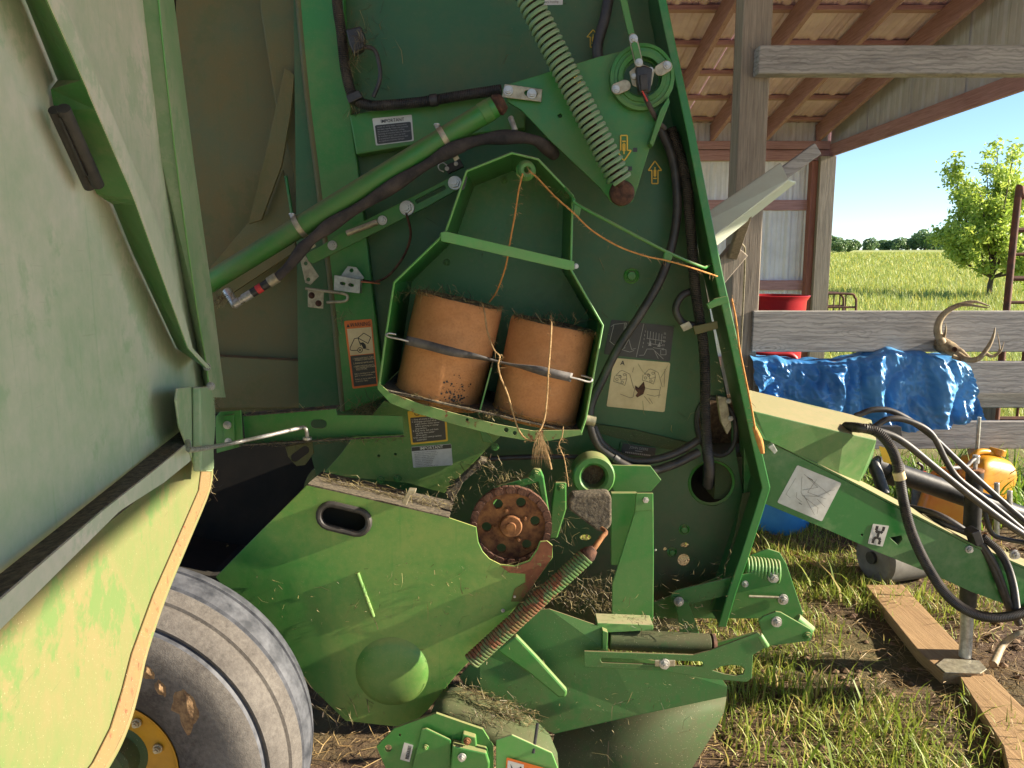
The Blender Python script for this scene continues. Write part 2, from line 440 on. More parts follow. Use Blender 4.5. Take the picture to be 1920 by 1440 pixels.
# flat printed decals
class Decal:
    def __init__(s, name, tl, tr, br, bl, Y, mat, parent, fn=None, th=.0012, label=None):
        s.q = (tl, tr, br, bl); s.fn = fn or (lambda px, py, off: W(px, py, Y - off)); s.parent = parent
        A, B, D_ = s.fn(*tl, 0), s.fn(*tr, 0), s.fn(*bl, 0)
        s.w = (B - A).length; s.h = (D_ - A).length
        f = [s.pt(u, v, .0018) for u, v in rrect(0, 0, 1, 1, .035)]
        bk = [s.pt(u, v, .0003) for u, v in rrect(0, 0, 1, 1, .035)]
        V, F = prism(f, bk); s.o = mk(name, V, F, M[mat], parent)
        if label: s.o['label'] = label
    def pt(s, u, v, off=.003):
        (a, b_, c_, d) = s.q
        x = a[0] * (1 - u) * (1 - v) + b_[0] * u * (1 - v) + c_[0] * u * v + d[0] * (1 - u) * v
        y = a[1] * (1 - u) * (1 - v) + b_[1] * u * (1 - v) + c_[1] * u * v + d[1] * (1 - u) * v
        return s.fn(x, y, off)
    def poly(s, name, polys, mat, off=.0026):
        V = []; F = []
        for p in polys:
            b0 = len(V); V += [s.pt(u, v, off) for u, v in p]; F.append(tuple(range(b0, b0 + len(p))))
        return mk(name, V, F, M[mat], s.o, recalc=False)
    def lines(s, name, strokes, wd, mat, off=.003):
        V = []; F = []; k_ = s.w / s.h
        for st in strokes:
            for (u0, v0), (u1, v1) in zip(st[:-1], st[1:]):
                dx, dy = (u1 - u0) * k_, (v1 - v0); L = math.hypot(dx, dy) or 1; nx, ny = -dy / L * wd / 2 / k_, dx / L * wd / 2
                b0 = len(V)
                V += [s.pt(u0 + nx, v0 + ny, off), s.pt(u1 + nx, v1 + ny, off), s.pt(u1 - nx, v1 - ny, off), s.pt(u0 - nx, v0 - ny, off)]
                F.append((b0, b0 + 1, b0 + 2, b0 + 3))
        return mk(name, V, F, M[mat], s.o, recalc=False)
    def text(s, name, items, mat, off=.003, bold=0):
        """items: (string, u left, v baseline, height in v, max width in u, centred)"""
        V = []; F = []
        for (txt, u0, v0, hh, mw, cen) in items:
            cu = bpy.data.curves.new('t', 'FONT'); cu.body = txt; cu.size = 1; cu.resolution_u = 2; cu.offset = bold
            ob = bpy.data.objects.new('t', cu); me = bpy.data.meshes.new_from_object(ob)
            if len(me.vertices):
                wd = max(v.co.x for v in me.vertices); sc = hh / .72; k_ = s.h / s.w
                ux = sc * k_
                if mw and wd * ux > mw: ux = mw / wd
                st = u0 - wd * ux / 2 if cen else u0; b0 = len(V)
                V += [s.pt(st + v.co.x * ux, v0 - v.co.y * sc, off) for v in me.vertices]
                F += [tuple(b0 + i for i in p.vertices) for p in me.polygons]
            bpy.data.objects.remove(ob); bpy.data.curves.remove(cu); bpy.data.meshes.remove(me)
        return mk(name, V, F, M[mat], s.o, recalc=False)

# ---------------------------------------------------------------- ground
def gh(x, y):
    h = .034 * max(0.0, y - 20) if y < 170 else .034 * 150 - .02 * (y - 170)
    if y > 12: h += mnoise.noise(Vector((x * .03, y * .03, 3))) * .5 * min(1, (y - 12) / 30)
    if y < 14: h += (mnoise.noise(Vector((x * 1.3, y * 1.3, 0))) * .03 + mnoise.noise(Vector((x * 6, y * 6, 5))) * .018) * (1 if .3 < y < 6 else .6)
    h += .2 * math.exp(-((x - 2.5) ** 2 / .35 + (y - 4.15) ** 2 / .12))
    if 2.1 < y < 3.7 and .5 < x < 3:
        h *= .6
    return h
def axis(lo, hi, a, b_, fine, growth=1.25):
    v = [a + i * fine for i in range(int((b_ - a) / fine) + 1)]
    st = fine
    while v[-1] < hi: st = min(st * growth, 25); v.append(v[-1] + st)
    st = fine
    while v[0] > lo: st = min(st * growth, 25); v.insert(0, v[0] - st)
    return v
xs = axis(-260, 420, -1.2, 3.2, .045); ys = axis(-90, 420, 1.0, 4.8, .045)
V = [(x, y, gh(x, y)) for y in ys for x in xs]; nx = len(xs)
F = [(j * nx + i, j * nx + i + 1, (j + 1) * nx + i + 1, (j + 1) * nx + i) for j in range(len(ys) - 1) for i in range(nx - 1)]
me = bpy.data.meshes.new('ground'); me.from_pydata(V, [], F)
me.polygons.foreach_set('use_smooth', [True] * len(F))
m, t, b = newmat('soil_and_meadow'); k = N(t)
sx = t.nodes.new('ShaderNodeSeparateXYZ'); k.l(k.co, sx.inputs[0])
soil = k.mix(k.ramp(k.noise(5, 9, .7), .3, .7), C(62, 45, 34), C(112, 88, 64))
soil = k.mix(k.ramp(k.noise(60, 6, .7), .55, .78, 0, .4), soil, C(140, 112, 74))
gr = k.mix(k.ramp(k.noise(1.6, 6, .6), .35, .65), C(74, 92, 34), C(112, 114, 50))
fld = k.mix(k.ramp(k.noise(.12, 5, .6, (1, 3, 1)), .35, .65), C(124, 140, 66), C(164, 166, 88))
fld = k.mix(k.ramp(k.noise(3.5, 5, .7), .5, .72, 0, .6), fld, C(184, 176, 76))
near = k.mix(k.ramp(k.noise(1.1, 6, .65), .45, .6, 0, .35), soil, gr)
pale = k.mix(k.ramp(k.noise(6, 8, .7), .3, .7), C(176, 160, 130), C(206, 192, 164))   # unseen floor made pale to bounce light up onto the baler
near = k.mix(k.ramp(sx.outputs[1], 1.2, 1.7, 1, 0), near, pale)
col = k.mix(k.ramp(sx.outputs[1], 5, 8), near, fld)
k.l(col, b.inputs['Base Color']); b.inputs['Roughness'].default_value = .95
k.l(k.bump(k.math('ADD', k.noise(14, 9, .7), k.math('MULTIPLY', k.noise(80, 5, .7), .4)), .9, .03), b.inputs['Normal'])
o = link('ground', me, None, (0, 0, 0), m); tag(o, 'brown soil with thin grass rising to a green meadow', 'ground', kind='structure')

# ---------------------------------------------------------------- pole barn
YW = 9.3; SL = math.tan(rad(10.2))
hdr = W(1559, 294, YW); XR = hdr.x; ZH = hdr.z
ZR = W(1500, 264, YW).z                                   # underside of rafters at the far wall
barn = thing('pole_barn', (XR, YW, 0), 'open pole barn with stained rafters and white corrugated back wall', 'barn')
def corr_sheet(name, o0, du, dv, width, length, mat, parent, amp=.02, pitch=.23, thick=None):
    """ribbed steel sheet: du across ribs, dv along ribs"""
    du = Vector(du).normalized(); dv = Vector(dv).normalized(); nn = du.cross(dv)
    prof = []; s_ = 0
    while s_ < width - 1e-6:
        for a, h in ((0, 0), (.03, 1), (.06, 1), (.09, 0), (.13, 0), (.14, .22), (.155, .22), (.165, 0), (.19, 0), (.2, .22), (.215, .22), (.225, 0)):
            if s_ + a <= width: prof.append((s_ + a, h * amp))
        s_ += pitch
    prof.append((width, 0))
    V = []; o0 = Vector(o0)
    for a, h in prof:
        for q in (0, length): V.append(o0 + du * a + nn * h + dv * q)
    F = [(2 * i, 2 * i + 1, 2 * i + 3, 2 * i + 2) for i in range(len(prof) - 1)]
    ob = mk(name, V, F, mat, parent, recalc=False)
    so_ = ob.modifiers.new('solid', 'SOLIDIFY'); so_.thickness = .0012
    return ob
x = XR - .02; i = 0
while x > -2.5:
    corr_sheet('wall_panel', (x - .92, YW + .09 + (i % 2) * .003, .02), (1, 0, 0), (0, 0, 1), .92, ZR + .2, M['sheet_wall'], barn); x -= .919; i += 1
for zc in (W(1480, 384, YW).z, W(1480, 535, YW).z, .35):
    box('girt', (-2.5, YW + .045, zc - .06), (XR - .17, YW + .083, zc + .06), M['wood_red_x'], barn)
for zc, th in ((ZR - .05, .1), (ZR - .165, .12)):
    box('top_plate', (-2.6, YW - .01, zc - th / 2 + .003), (XR - .02, YW + .075, zc + th / 2 - .003), M['wood_red_x'], barn)
box('corner_post', (XR - .16, YW - .1, 0), (XR + .02, YW + .06, ZH - .004), M['wood_grey_z'], barn)
box('corner_trim', (XR - .235, YW - .04, 0), (XR - .163, YW + .07, ZR - .23), M['wood_red_z'], barn)
YN = -3.0
box('eave_board', (-4.4, YW + .115, ZR - .05), (XR + .1, YW + .15, ZR + .235), M['wood_red_x'], barn)
rz = lambda y: ZR + (YW - y) * SL
rx = XR - .16
while rx > -4.2:
    beam('rafter', (rx, YW + .05, rz(YW + .05) + .1), (rx, YN, rz(YN) + .1), .045, .2, M['wood_red_y'], barn)
    rx -= .62
y = YW - .05; q = 0
while y > YN:
    z = rz(y) + .205
    beam('purlin', (-4.4, y, z + .02), (XR + .05, y, z + .02), .09, .04, M['wood_red_x'], barn); y -= .61
x = XR + .1
dv = Vector((0, -1, SL)).normalized()
while x > -4.4:
    corr_sheet('roof_panel', (x - .92, YW + .25, rz(YW + .25) + .252 + (i % 2) * .003), (1, 0, 0), dv, .92, (YW + .25 - YN) / math.cos(rad(10.2)), M['sheet_metal'], barn); x -= .918; i += 1
# gable siding above the open right side, with its header board
yy = YW + .09
while yy > YN + .1:
    y1 = yy - .92; n = 14; V = []
    prof = []
    for q in range(5):
        for a, h in ((0, 0), (.03, 1), (.06, 1), (.09, 0), (.15, 0), (.16, .2), (.175, .2), (.185, 0)):
            if q * .23 + a <= .92: prof.append((q * .23 + a, h * .010))
    prof.append((.92, 0))
    for a, h in prof:
        yq = yy - a
        h += (i % 2) * .003; V += [Vector((XR + .02 + h, yq, ZH + .01)), Vector((XR + .02 + h, yq, rz(yq) + .24))]
    ob = mk('gable_panel', V, [(2 * i_, 2 * i_ + 1, 2 * i_ + 3, 2 * i_ + 2) for i_ in range(len(prof) - 1)], M['sheet_grey'], barn, recalc=False)
    sm = ob.modifiers.new('solid', 'SOLIDIFY'); sm.thickness = .0012
    yy -= .895; i += 1
box('header', (XR - .028, YN, ZH), (XR + .012, YW + .05, ZH + .14), M['wood_red_y'], barn)
# inner post and tie beam
PY = 4.3
pl, pr = W(1382, 300, PY), W(1436, 300, PY)
post = box('post', (pl.x, PY, -.05), (pr.x, PY + .15, rz(PY) + .02), M['wood_grey_z'], barn, bev=.006)
post['label'] = 'grey weathered square inner post'
b0, b1 = W(1424, 84, PY - .1), W(1424, 138, PY - .1)
ti = box('tie_beam', (b0.x, PY - .1, b1.z), (XR - .05, PY - .004, b0.z), M['wood_grey_x'], barn, bev=.008)
ti['label'] = 'thick grey weathered timber fixed to the post'
q0 = W(1388, 300, PY + .16)
box('nailer', (pl.x + .01, PY + .153, -.05), (pl.x + .07, PY + .19, rz(PY) + .0), M['wood_red_z'], barn)
# far left posts keep the roof up outside the picture
for px_ in (-4.0,):
    for py_ in (-2.5, 3, YW - .1): box('post', (px_ - .08, py_, 0), (px_ + .08, py_ + .15, rz(py_)), M['wood_grey_z'], barn)
for py_ in (-2.5,): box('post', (XR - .2, py_, 0), (XR - .04, py_ + .15, ZH - .003), M['wood_grey_z'], barn)

# ---------------------------------------------------------------- round baler
bal = thing('round_baler', (0, 2.6, 0), 'dusty green round baler with its side door swung open', 'baler')
YS = 2.40                                                   # main side sheet
def yx(px): return px
# --- main side sheets
P_side = [(548, -180), (1180, -180), (1232, 60), (1262, 220), (1290, 380), (1320, 520), (1345, 660), (1372, 800), (1392, 925), (1372, 1010), (1330, 1140), (1240, 1190), (1000, 1215), (900, 1200), (760, 1130), (620, 1000), (560, 760)]
hl = [circ(1343, 800, 34, 20, 52, -12), circ(1334, 905, 40, 24, 44), circ(1282, 1050, 11.5, 16), circ(1284, 1022, 8, 12, 5),
      circ(1247, 1030, 3.5, 10), circ(1229, 1032, 3, 10), circ(1098, 1008, 11, 14, 6)]
sw = plate('side_sheet', P_side, YS, .006, M['paint_sheet'], bal, holes=hl, bev=0)
shm_ = paint('green_side_sheet_mud_and_shade', C(36, 84, 40), .14, C(106, 98, 70), speck=.1, rough=.45)
t = shm_.node_tree; k = N(t); xz = t.nodes.new('ShaderNodeSeparateXYZ'); k.l(k.co, xz.inputs[0])
zlo, zhi = W(1200, 1120, YS).z - CEN[sw].z, W(1200, 900, YS).z - CEN[sw].z
mud_shade = k.math('MULTIPLY', k.ramp(xz.outputs[2], zlo, zhi, .95, .0), k.ramp(k.noise(7, 9, .72), .30, .62))  # brown mud together with painted-in shade, stronger towards the bottom
b = t.nodes['Principled BSDF']; old = b.inputs['Base Color'].links[0].from_socket
k.l(k.mix(mud_shade, old, k.mix(k.noise(40, 5), C(60, 46, 32), C(104, 86, 60))), b.inputs['Base Color'])
sw.data.materials[0] = shm_
for dx, dy, r in ((1184, 517, 12), (1283, 993, 9), (1050, 976, 6), (1260, 1035, 8)):
    lathe('plug', [(0, -.008), (S(r, YS) * .6, -.007), (S(r, YS) * .8, -.001), (S(r, YS), -.004), (S(r * 1.25, YS), 0)], W(dx, dy, YS - .001), (0, 1, 0), M['paint'], sw, 20)
plate('rear_sheet', [(330, -180), (640, -180), (650, 300), (690, 700), (700, 770), (640, 772), (330, 772)], 2.56, .006, M['paint_olive'], bal, bev=0)
# bale chamber: far side, belts and a dark sheet for its shade, open below
far = W(300, 500, 3.75)
box('far_side_sheet', (-2.3, 3.75, .35), (.35, 3.757, 2.9), M['paint_sheet'], bal, bev=0)
for z0, z1, yv in ((.42, 2.8, 0),):
    V = []; n = 14; F = []
    for i in range(n + 1):
        a = rad(80 + 200 * i / n); V += [Vector((-1.0 + .95 * math.cos(a) * 1.1, 2.6, 1.55 + 1.15 * math.sin(a))), Vector((-1.0 + .95 * math.cos(a) * 1.1, 3.74, 1.55 + 1.15 * math.sin(a)))]
    F = [(2 * i, 2 * i + 1, 2 * i + 3, 2 * i + 2) for i in range(n)]
    ob = mk('bale_belt', V, F, M['dark'], bal, recalc=False); sm = ob.modifiers.new('s', 'SOLIDIFY'); sm.thickness = .008
for x, z, r in ((-.62, .72, .11), (-.3, .62, .12), (.12, .85, .1), (.1, 2.2, .1)):
    rod('drive_roll', (x, 2.6, z), (x, 3.74, z), r, M['paint_dirt'], bal, 28)
plate('chamber_shade_sheet', [(300, 776), (640, 776), (700, 1300), (300, 1300)], 2.9, .006, M['dark'], bal, bev=0)  # added near-black sheet standing in for the shade of the chamber
slab('chamber_top', [(-1.9, 2.57, 2.75), (.3, 2.57, 2.75), (.3, 3.74, 2.75), (-1.9, 3.74, 2.75)], (0, 0, .006), M['paint_sheet'], bal)

# --- frame posts and gussets at the rear of the side sheet
fp = plate('frame_post', [(547, -180), (636, -180), (648, 80), (660, 230), (690, 470), (722, 745), (640, 775), (628, 640), (603, 400), (575, 200)], 2.36, .035, M['paint'], bal, bev=.004)
tubep('post_bead', [(556, -60, 2.37), (575, 150, 2.37), (597, 330, 2.37), (625, 560, 2.37), (645, 770, 2.37)], .012, M['paint_olive'], fp, n=10)
plate('rear_post', [(485, -180), (552, -180), (572, 140), (604, 400), (640, 740), (600, 770), (573, 520), (548, 310), (515, 190), (488, 20)], 2.43, .03, M['paint_olive'], bal, bev=.005)
plate('gusset', [(534, 126), (552, 140), (545, 210), (528, 310), (490, 412), (466, 420), (490, 320), (516, 205)], 2.40, .012, M['paint_olive'], bal)
plate('gusset', [(530, 318), (546, 400), (556, 470), (420, 560), (395, 500), (463, 420), (500, 400)], 2.44, .012, M['paint_olive'], bal)
tubep('weld_bead', [(536, 330, 2.44), (548, 405, 2.435)], .005, M['paint_clean'], bal)
plate('lower_beam', [(330, 664), (590, 678), (640, 700), (640, 765), (330, 768)], 2.50, .05, M['paint_olive'], bal, bev=.004)
plate('upper_beam', [(655, 216), (800, 186), (945, 166), (985, 170), (985, 240), (900, 250), (668, 290)], 2.33, .06, M['paint'], bal, bev=.004)

# --- lift cylinder
cy0, cy1 = W(385, 534, 2.13), W(928, 200, 2.13)
lc = tube('lift_cylinder', [cy0, cy1], .0285, M['paint_dusty'], bal, n=28)
d = (cy1 - cy0).normalized()
lathe('rod_end', [(0, 0), (.024, 0), (.03, .008), (.026, .02), (.02, .028), (0, .03)], cy1, d, M['rust_dark'], lc, 24)
rod('collar', cy0.lerp(cy1, .955), cy0.lerp(cy1, .985), .0297, M['paint'], lc, 28)
for f_ in (.335, .83):
    p = cy0.lerp(cy1, f_)
    V = []; F = []; n = 18; u = d.cross(Vector((0, 1, 0))).normalized(); f2 = Vector((0, -1, 0))
    for q in range(n + 1):
        a = rad(-95 + 190 * q / n)
        e = f2 * math.cos(a) + u * -math.sin(a)
        for s_, rr in ((-.0075, .0305), (.0075, .0305)): V.append(p + d * s_ + e * rr)
    for s_ in (-.0075, .0075): V.append(V[-2 if s_ < 0 else -2] + (-u * .035 + f2 * -.005))
    F = [(2 * i, 2 * i + 1, 2 * i + 3, 2 * i + 2) for i in range(n + 1)]
    ob = mk('clamp_band', V, F, M['steel_dull'], lc, recalc=False); sm = ob.modifiers.new('s', 'SOLIDIFY'); sm.thickness = .0018
    bolt(p + u * .036 + Vector((0, -.01, 0)), 0, 2.1, 6, lc, rot=(rad(70), 0, 0))
# sleeve covered hose under the cylinder with its fittings
tubep('hose_sleeve', [(1040, 290, 2.25), (1000, 262, 2.16), (930, 258, 2.12), (860, 275, 2.11), (790, 315, 2.11), (700, 372, 2.11), (620, 422, 2.11), (575, 458, 2.10), (545, 495, 2.09), (518, 522, 2.08)], lambda f: .0165 + .003 * math.sin(f * 40) * (1 if f < .8 else .3) - .006 * max(0, f - .8) * 5, M['sleeve'], bal, n=12)
f0 = W(520, 520, 2.08); f1 = W(440, 570, 2.07)
for a_, b_, r, mt in ((0, .2, .0145, 'steel_dull'), (.2, .36, .012, 'black_plastic'), (.36, .48, .0125, 'red_band'), (.48, .6, .012, 'black_plastic'), (.6, .8, .012, 'steel'), (.8, .88, .009, 'steel'), (.88, 1.02, .0115, 'steel')):
    rod('hose_fitting', f0.lerp(f1, a_), f0.lerp(f1, b_), r, M[mt], bal, 18, .001)
rod('fitting_elbow', f1 + Vector((.004, 0, -.004)), W(425, 545, 2.1), .012, M['steel'], bal, 18)
rod('grease_fitting', W(957, 220, 2.16), W(966, 245, 2.14), .008, M['steel'], bal, 12)

# --- lower link bar with its bolts and pin
ln = plate('link_bar', [(574, 476), (600, 462), (640, 436), (850, 330), (866, 336), (864, 352), (800, 388), (640, 468), (588, 494), (578, 490)], 2.27, .012, M['paint'], bal, holes=[slot(783, 377, 832, 352, 4)])
for x, y, r in ((623, 460, 9), (717, 413, 9), (763, 390, 14), (853, 343, 13)): bolt(x, y, 2.265, r, ln)
rod('pin', W(650, 438, 2.255), W(708, 416, 2.255), .0085, M['steel_dull'], ln)
tubep('cable', [(762, 400, 2.26), (770, 440, 2.3), (757, 480, 2.34), (730, 515, 2.35), (705, 528, 2.35), (680, 526, 2.34)], .0038, M['rust_dark'], bal, n=8)
# silver bracket and white switch box
plate('bracket', [(562, 482), (570, 476), (598, 518), (582, 534), (572, 530)], 2.3, .004, M['steel_dull'], bal, holes=[circ(573, 494, 4, 8), circ(578, 524, 4, 8)])
pb = plate('bracket', [(577, 542), (607, 546), (606, 579), (577, 576)], 2.3, .004, M['steel_dull'], bal)
for x, y in ((584, 554), (597, 569)): bolt(x, y, 2.298, 6, pb, 'rust_dark')
tubep('wire_hook', [(573, 541, 2.28), (610, 546, 2.27), (645, 551, 2.27), (652, 558, 2.27), (645, 565, 2.27), (613, 567, 2.28)], .0042, M['steel_dull'], bal, n=8)
sb = plate('switch_box', [(627, 516), (676, 524), (674, 550), (626, 544)], 2.29, .035, M['white_metal'], bal, bev=.002, holes=[slot(640, 531, 645, 532, 3, 5), slot(656, 534, 661, 535, 3, 5)])
plate('switch_bracket', [(640, 516), (652, 499), (668, 501), (683, 521), (676, 526), (628, 519)], 2.32, .004, M['white_metal'], sb, holes=[circ(659, 507, 4, 10)])
tubep('switch_wire', [(676, 528, 2.3), (695, 530, 2.31), (712, 532, 2.34)], .0022, M['copper'], sb, n=6)
br = plate('latch_bracket', [(832, 312), (862, 298), (870, 312), (840, 326)], 2.30, .02, M['black_plastic'], bal)
tubep('latch_ring', [(832, 322, 2.29), (824, 318, 2.29), (822, 310, 2.29), (830, 305, 2.29), (838, 310, 2.29)], .0018, M['steel'], br, n=6)
bolt(838, 316, 2.295, 4, br); bolt(855, 307, 2.295, 4, br)

# --- wiring harness at the top
tubep('corrugated_conduit', [(626, -120, 2.31), (632, 0, 2.31), (640, 60, 2.31), (648, 130, 2.31), (662, 180, 2.30), (690, 197, 2.29), (740, 196, 2.29), (800, 190, 2.29), (860, 180, 2.29), (940, 168, 2.27)], .0155, M['hose'], bal, corr=.0052, n=14)
tubep('harness_wire', [(672, 88, 2.28), (700, 92, 2.28), (711, 120, 2.28), (712, 150, 2.28), (700, 182, 2.28)], .006, M['hose'], bal, n=8)
plate('harness_clip', [(648, 178), (672, 168), (680, 182), (654, 194)], 2.265, .03, M['black_plastic'], bal, bev=.003)
cn = plate('connector', [(648, 55), (676, 48), (684, 70), (680, 92), (664, 102), (655, 84)], 2.27, .03, M['black_plastic'], bal, bev=.004)
for i in range(4): plate('connector_rib', [(664 + i * 4, 84 - i * 2), (667 + i * 4, 83 - i * 2), (669 + i * 4, 94 - i * 2), (666 + i * 4, 95 - i * 2)], 2.266, .01, M['rubber'], cn, bev=0)
tubep('conduit_tape', [(806, 189, 2.288), (820, 187, 2.288)], .0175, M['rubber'], bal, n=14)

# --- tension arm plate with pivot ring, sensor, arrows
arm = plate('tension_arm', [(946, 160), (1032, 134), (1120, 107), (1165, 96)] + [(1203 + 62 * math.cos(rad(a)), 146 + 62 * math.sin(rad(a))) for a in range(-110, 50, 16)] + [(1240, 210), (1222, 265), (1196, 350), (1186, 378), (1165, 388), (1146, 378), (1125, 352), (1030, 262), (977, 206), (950, 190)],
            2.17, .012, M['paint'], bal, holes=[circ(1203, 146, 33, 28), circ(1050, 217, 4, 10)])
lathe('pivot_ring', [(S(35, 2.15), .02), (S(35, 2.15), -.012), (S(43, 2.15), -.014), (S(44, 2.15), -.009), (S(50, 2.15), -.009), (S(51, 2.15), -.014), (S(57, 2.15), -.012), (S(57, 2.15), .02)], W(1203, 146, 2.155), (0, 1, 0), M['paint'], arm, 56)
plate('arm_lip', [(1238, 205), (1254, 180), (1256, 192), (1224, 275), (1218, 268)], 2.13, .05, M['paint'], arm)
for x, y in ((1191, 281), (1181, 316)): plate('square_hole_plug', rrect(x - 4, y - 4, x + 4, y + 4, 1), 2.168, .004, M['black_decal'], arm, bev=0)
# spring
sp0, sp1 = W(962, -60, 2.09), W(1163, 340, 2.09)
spr = spring('tension_spring', sp0, sp1, .0285, .0060, 37, M['paint_spring'], bal)
tube('spring_core', [sp0, W(1166, 350, 2.09)], .014, M['rust_dark'], spr, n=12)
lathe('spring_plug', [(0, -.018), (.02, -.018), (.03, -.012), (.034, 0), (.03, .02), (0, .03)], W(1166, 362, 2.10), (.2, 1, .1), M['rust_dark'], spr, 24)
# bolt-on slotted tab
tb = plate('slotted_tab', [(946, 157), (1017, 167), (1015, 191), (941, 182)], 2.15, .005, M['steel_dull'], bal, holes=[slot(988, 174, 1003, 176, 5)])
bolt(953, 170, 2.148, 9, tb); bolt(997, 176, 2.148, 9, tb)
# sensor on the pivot
sn = plate('sensor', [(1193, 125), (1208, 122), (1224, 128), (1222, 150), (1220, 172), (1200, 174), (1195, 150)], 2.10, .035, M['black_plastic'], bal, bev=.004)
plate('sensor_boss', [(1200, 140), (1214, 138), (1215, 168), (1202, 169)], 2.09, .02, M['rubber'], sn)
plate('sensor_plate', [(1180, 134), (1200, 118), (1228, 130), (1222, 160), (1205, 168), (1186, 160)], 2.125, .005, M['steel_dull'], sn)
plate('sensor_ear', slot(1157, 166, 1172, 160, 11, 9) , 2.13, .005, M['steel_dull'], sn); plate('sensor_ear', slot(1238, 131, 1250, 124, 11, 9), 2.13, .005, M['steel_dull'], sn)
bolt(1155, 167, 2.128, 7, sn); bolt(1251, 122, 2.128, 7, sn); bolt(1189, 143, 2.12, 5, sn); bolt(1220, 131, 2.12, 5, sn)
tl = plate('sensor_link', [(1150, -120), (1162, -120), (1176, 0), (1190, 62), (1186, 70), (1178, 64), (1163, 0)], 2.11, .006, M['paint'], bal)
tl2 = plate('sensor_link', slot(1187, 70, 1198, 118, 8), 2.10, .006, M['steel_dull'], bal)
plate('link_cover', slot(1190, 84, 1196, 108, 6), 2.094, .005, M['paint'], tl2)
bolt(1188, 73, 2.098, 8, tl2); bolt(1198, 117, 2.092, 7, tl2)
tubep('sensor_cable', [(1206, 172, 2.11), (1216, 195, 2.12), (1232, 225, 2.16), (1246, 240, 2.22)], .0065, M['sleeve'], bal, n=8)
tubep('sensor_wire', [(1204, 170, 2.1), (1209, 180, 2.105), (1214, 190, 2.11)], .002, M['red_band'], bal, n=6)

def arrow(name, cx, cy, w_, h_, Y, up, mat, parent):
    dc = Decal(name, (cx - w_ / 2, cy - h_ / 2), (cx + w_ / 2, cy - h_ / 2), (cx + w_ / 2, cy + h_ / 2), (cx - w_ / 2, cy + h_ / 2), Y, mat, parent)
    bpy.data.objects.remove(dc.o); f = (lambda v: v) if not up else (lambda v: 1 - v)
    out = [(.28, .02), (.72, .02), (.72, .58), (.98, .58), (.5, .98), (.02, .58), (.28, .58), (.28, .02)]
    st = [[(u, f(v)) for u, v in out], [(.5, f(.3)), (.5, f(.72))], [(.44, f(.33)), (.44, f(.6))], [(.56, f(.33)), (.56, f(.6))], [(.38, f(.24)), (.62, f(.24))]]
    V = []; F = []; k_ = dc.w / dc.h; wd = .05
    for s_ in st:
        for (u0, v0), (u1, v1) in zip(s_[:-1], s_[1:]):
            dx, dy = (u1 - u0) * k_, v1 - v0; L = math.hypot(dx, dy); nx_, ny_ = -dy / L * wd / 2 / k_, dx / L * wd / 2
            b0 = len(V); V += [dc.pt(u0 + nx_, v0 + ny_, .0025), dc.pt(u1 + nx_, v1 + ny_, .0025), dc.pt(u1 - nx_, v1 - ny_, .0025), dc.pt(u0 - nx_, v0 - ny_, .0025)]; F.append((b0, b0 + 1, b0 + 2, b0 + 3))
    return mk(name, V, F, M[mat], parent, recalc=False)
arrow('arrow_decal', 1170, 278, 28, 50, 2.168, False, 'yellow_decal', arm)
arrow('arrow_decal', 1228, 323, 26, 44, 2.398, True, 'yellow_decal', bal)
arrow('arrow_decal', 1080, 158, 18, 36, 2.168, True, 'yellow_decal', arm)
arrow('arrow_decal', 1112, 72, 24, 34, 2.398, True, 'yellow_decal', bal)
# black harness behind the arm and down the front
tubep('black_hose', [(1150, -60, 2.36), (1135, 30, 2.36), (1120, 90, 2.36), (1130, 140, 2.37)], .016, M['hose'], bal, n=12)
tubep('black_hose', [(1238, 240, 2.33), (1262, 300, 2.33), (1270, 380, 2.33), (1262, 450, 2.33), (1240, 520, 2.32), (1200, 590, 2.31), (1160, 650, 2.30), (1130, 710, 2.29), (1108, 760, 2.28), (1108, 800, 2.27), (1125, 838, 2.27), (1165, 868, 2.26), (1210, 884, 2.26), (1260, 872, 2.27), (1310, 848, 2.29)], .0135, M['hose'], bal, n=12)
tubep('black_hose', [(1112, 800, 2.285), (1132, 835, 2.285), (1180, 862, 2.28), (1225, 862, 2.28), (1270, 848, 2.29), (1310, 825, 2.3)], .012, M['hose'], bal, n=12)
tubep('corrugated_conduit', [(1258, 240, 2.34), (1285, 330, 2.33), (1294, 420, 2.32), (1300, 500, 2.31), (1306, 560, 2.30), (1318, 640, 2.29), (1322, 700, 2.28), (1322, 780, 2.27), (1326, 840, 2.28), (1330, 880, 2.34), (1328, 910, 2.44)], .0165, M['hose'], bal, corr=.0055, n=14)
tubep('black_hose', [(1300, 545, 2.32), (1278, 555, 2.31), (1267, 580, 2.31), (1280, 605, 2.31), (1305, 610, 2.31)], .011, M['hose'], bal, n=12)
tubep('black_hose', [(820, 905, 2.30), (880, 868, 2.28), (960, 858, 2.28), (1080, 857, 2.29), (1160, 866, 2.3)], .008, M['hose'], bal, n=10)
tubep('hose_tie', [(1098, 786, 2.265), (1116, 790, 2.265)], .0165, M['steel_dull'], bal, n=14)
tubep('hose_tie', [(1150, 858, 2.262), (1158, 864, 2.262)], .0155, M['black_plastic'], bal, n=14)
plate('hose_clip', [(1300, 612), (1345, 602), (1347, 616), (1304, 628)], 2.26, .012, M['paint_olive'], bal)
plate('cable_tag', [(1275, 610), (1292, 602), (1300, 614), (1282, 622)], 2.28, .004, M['steel_dull'], bal)
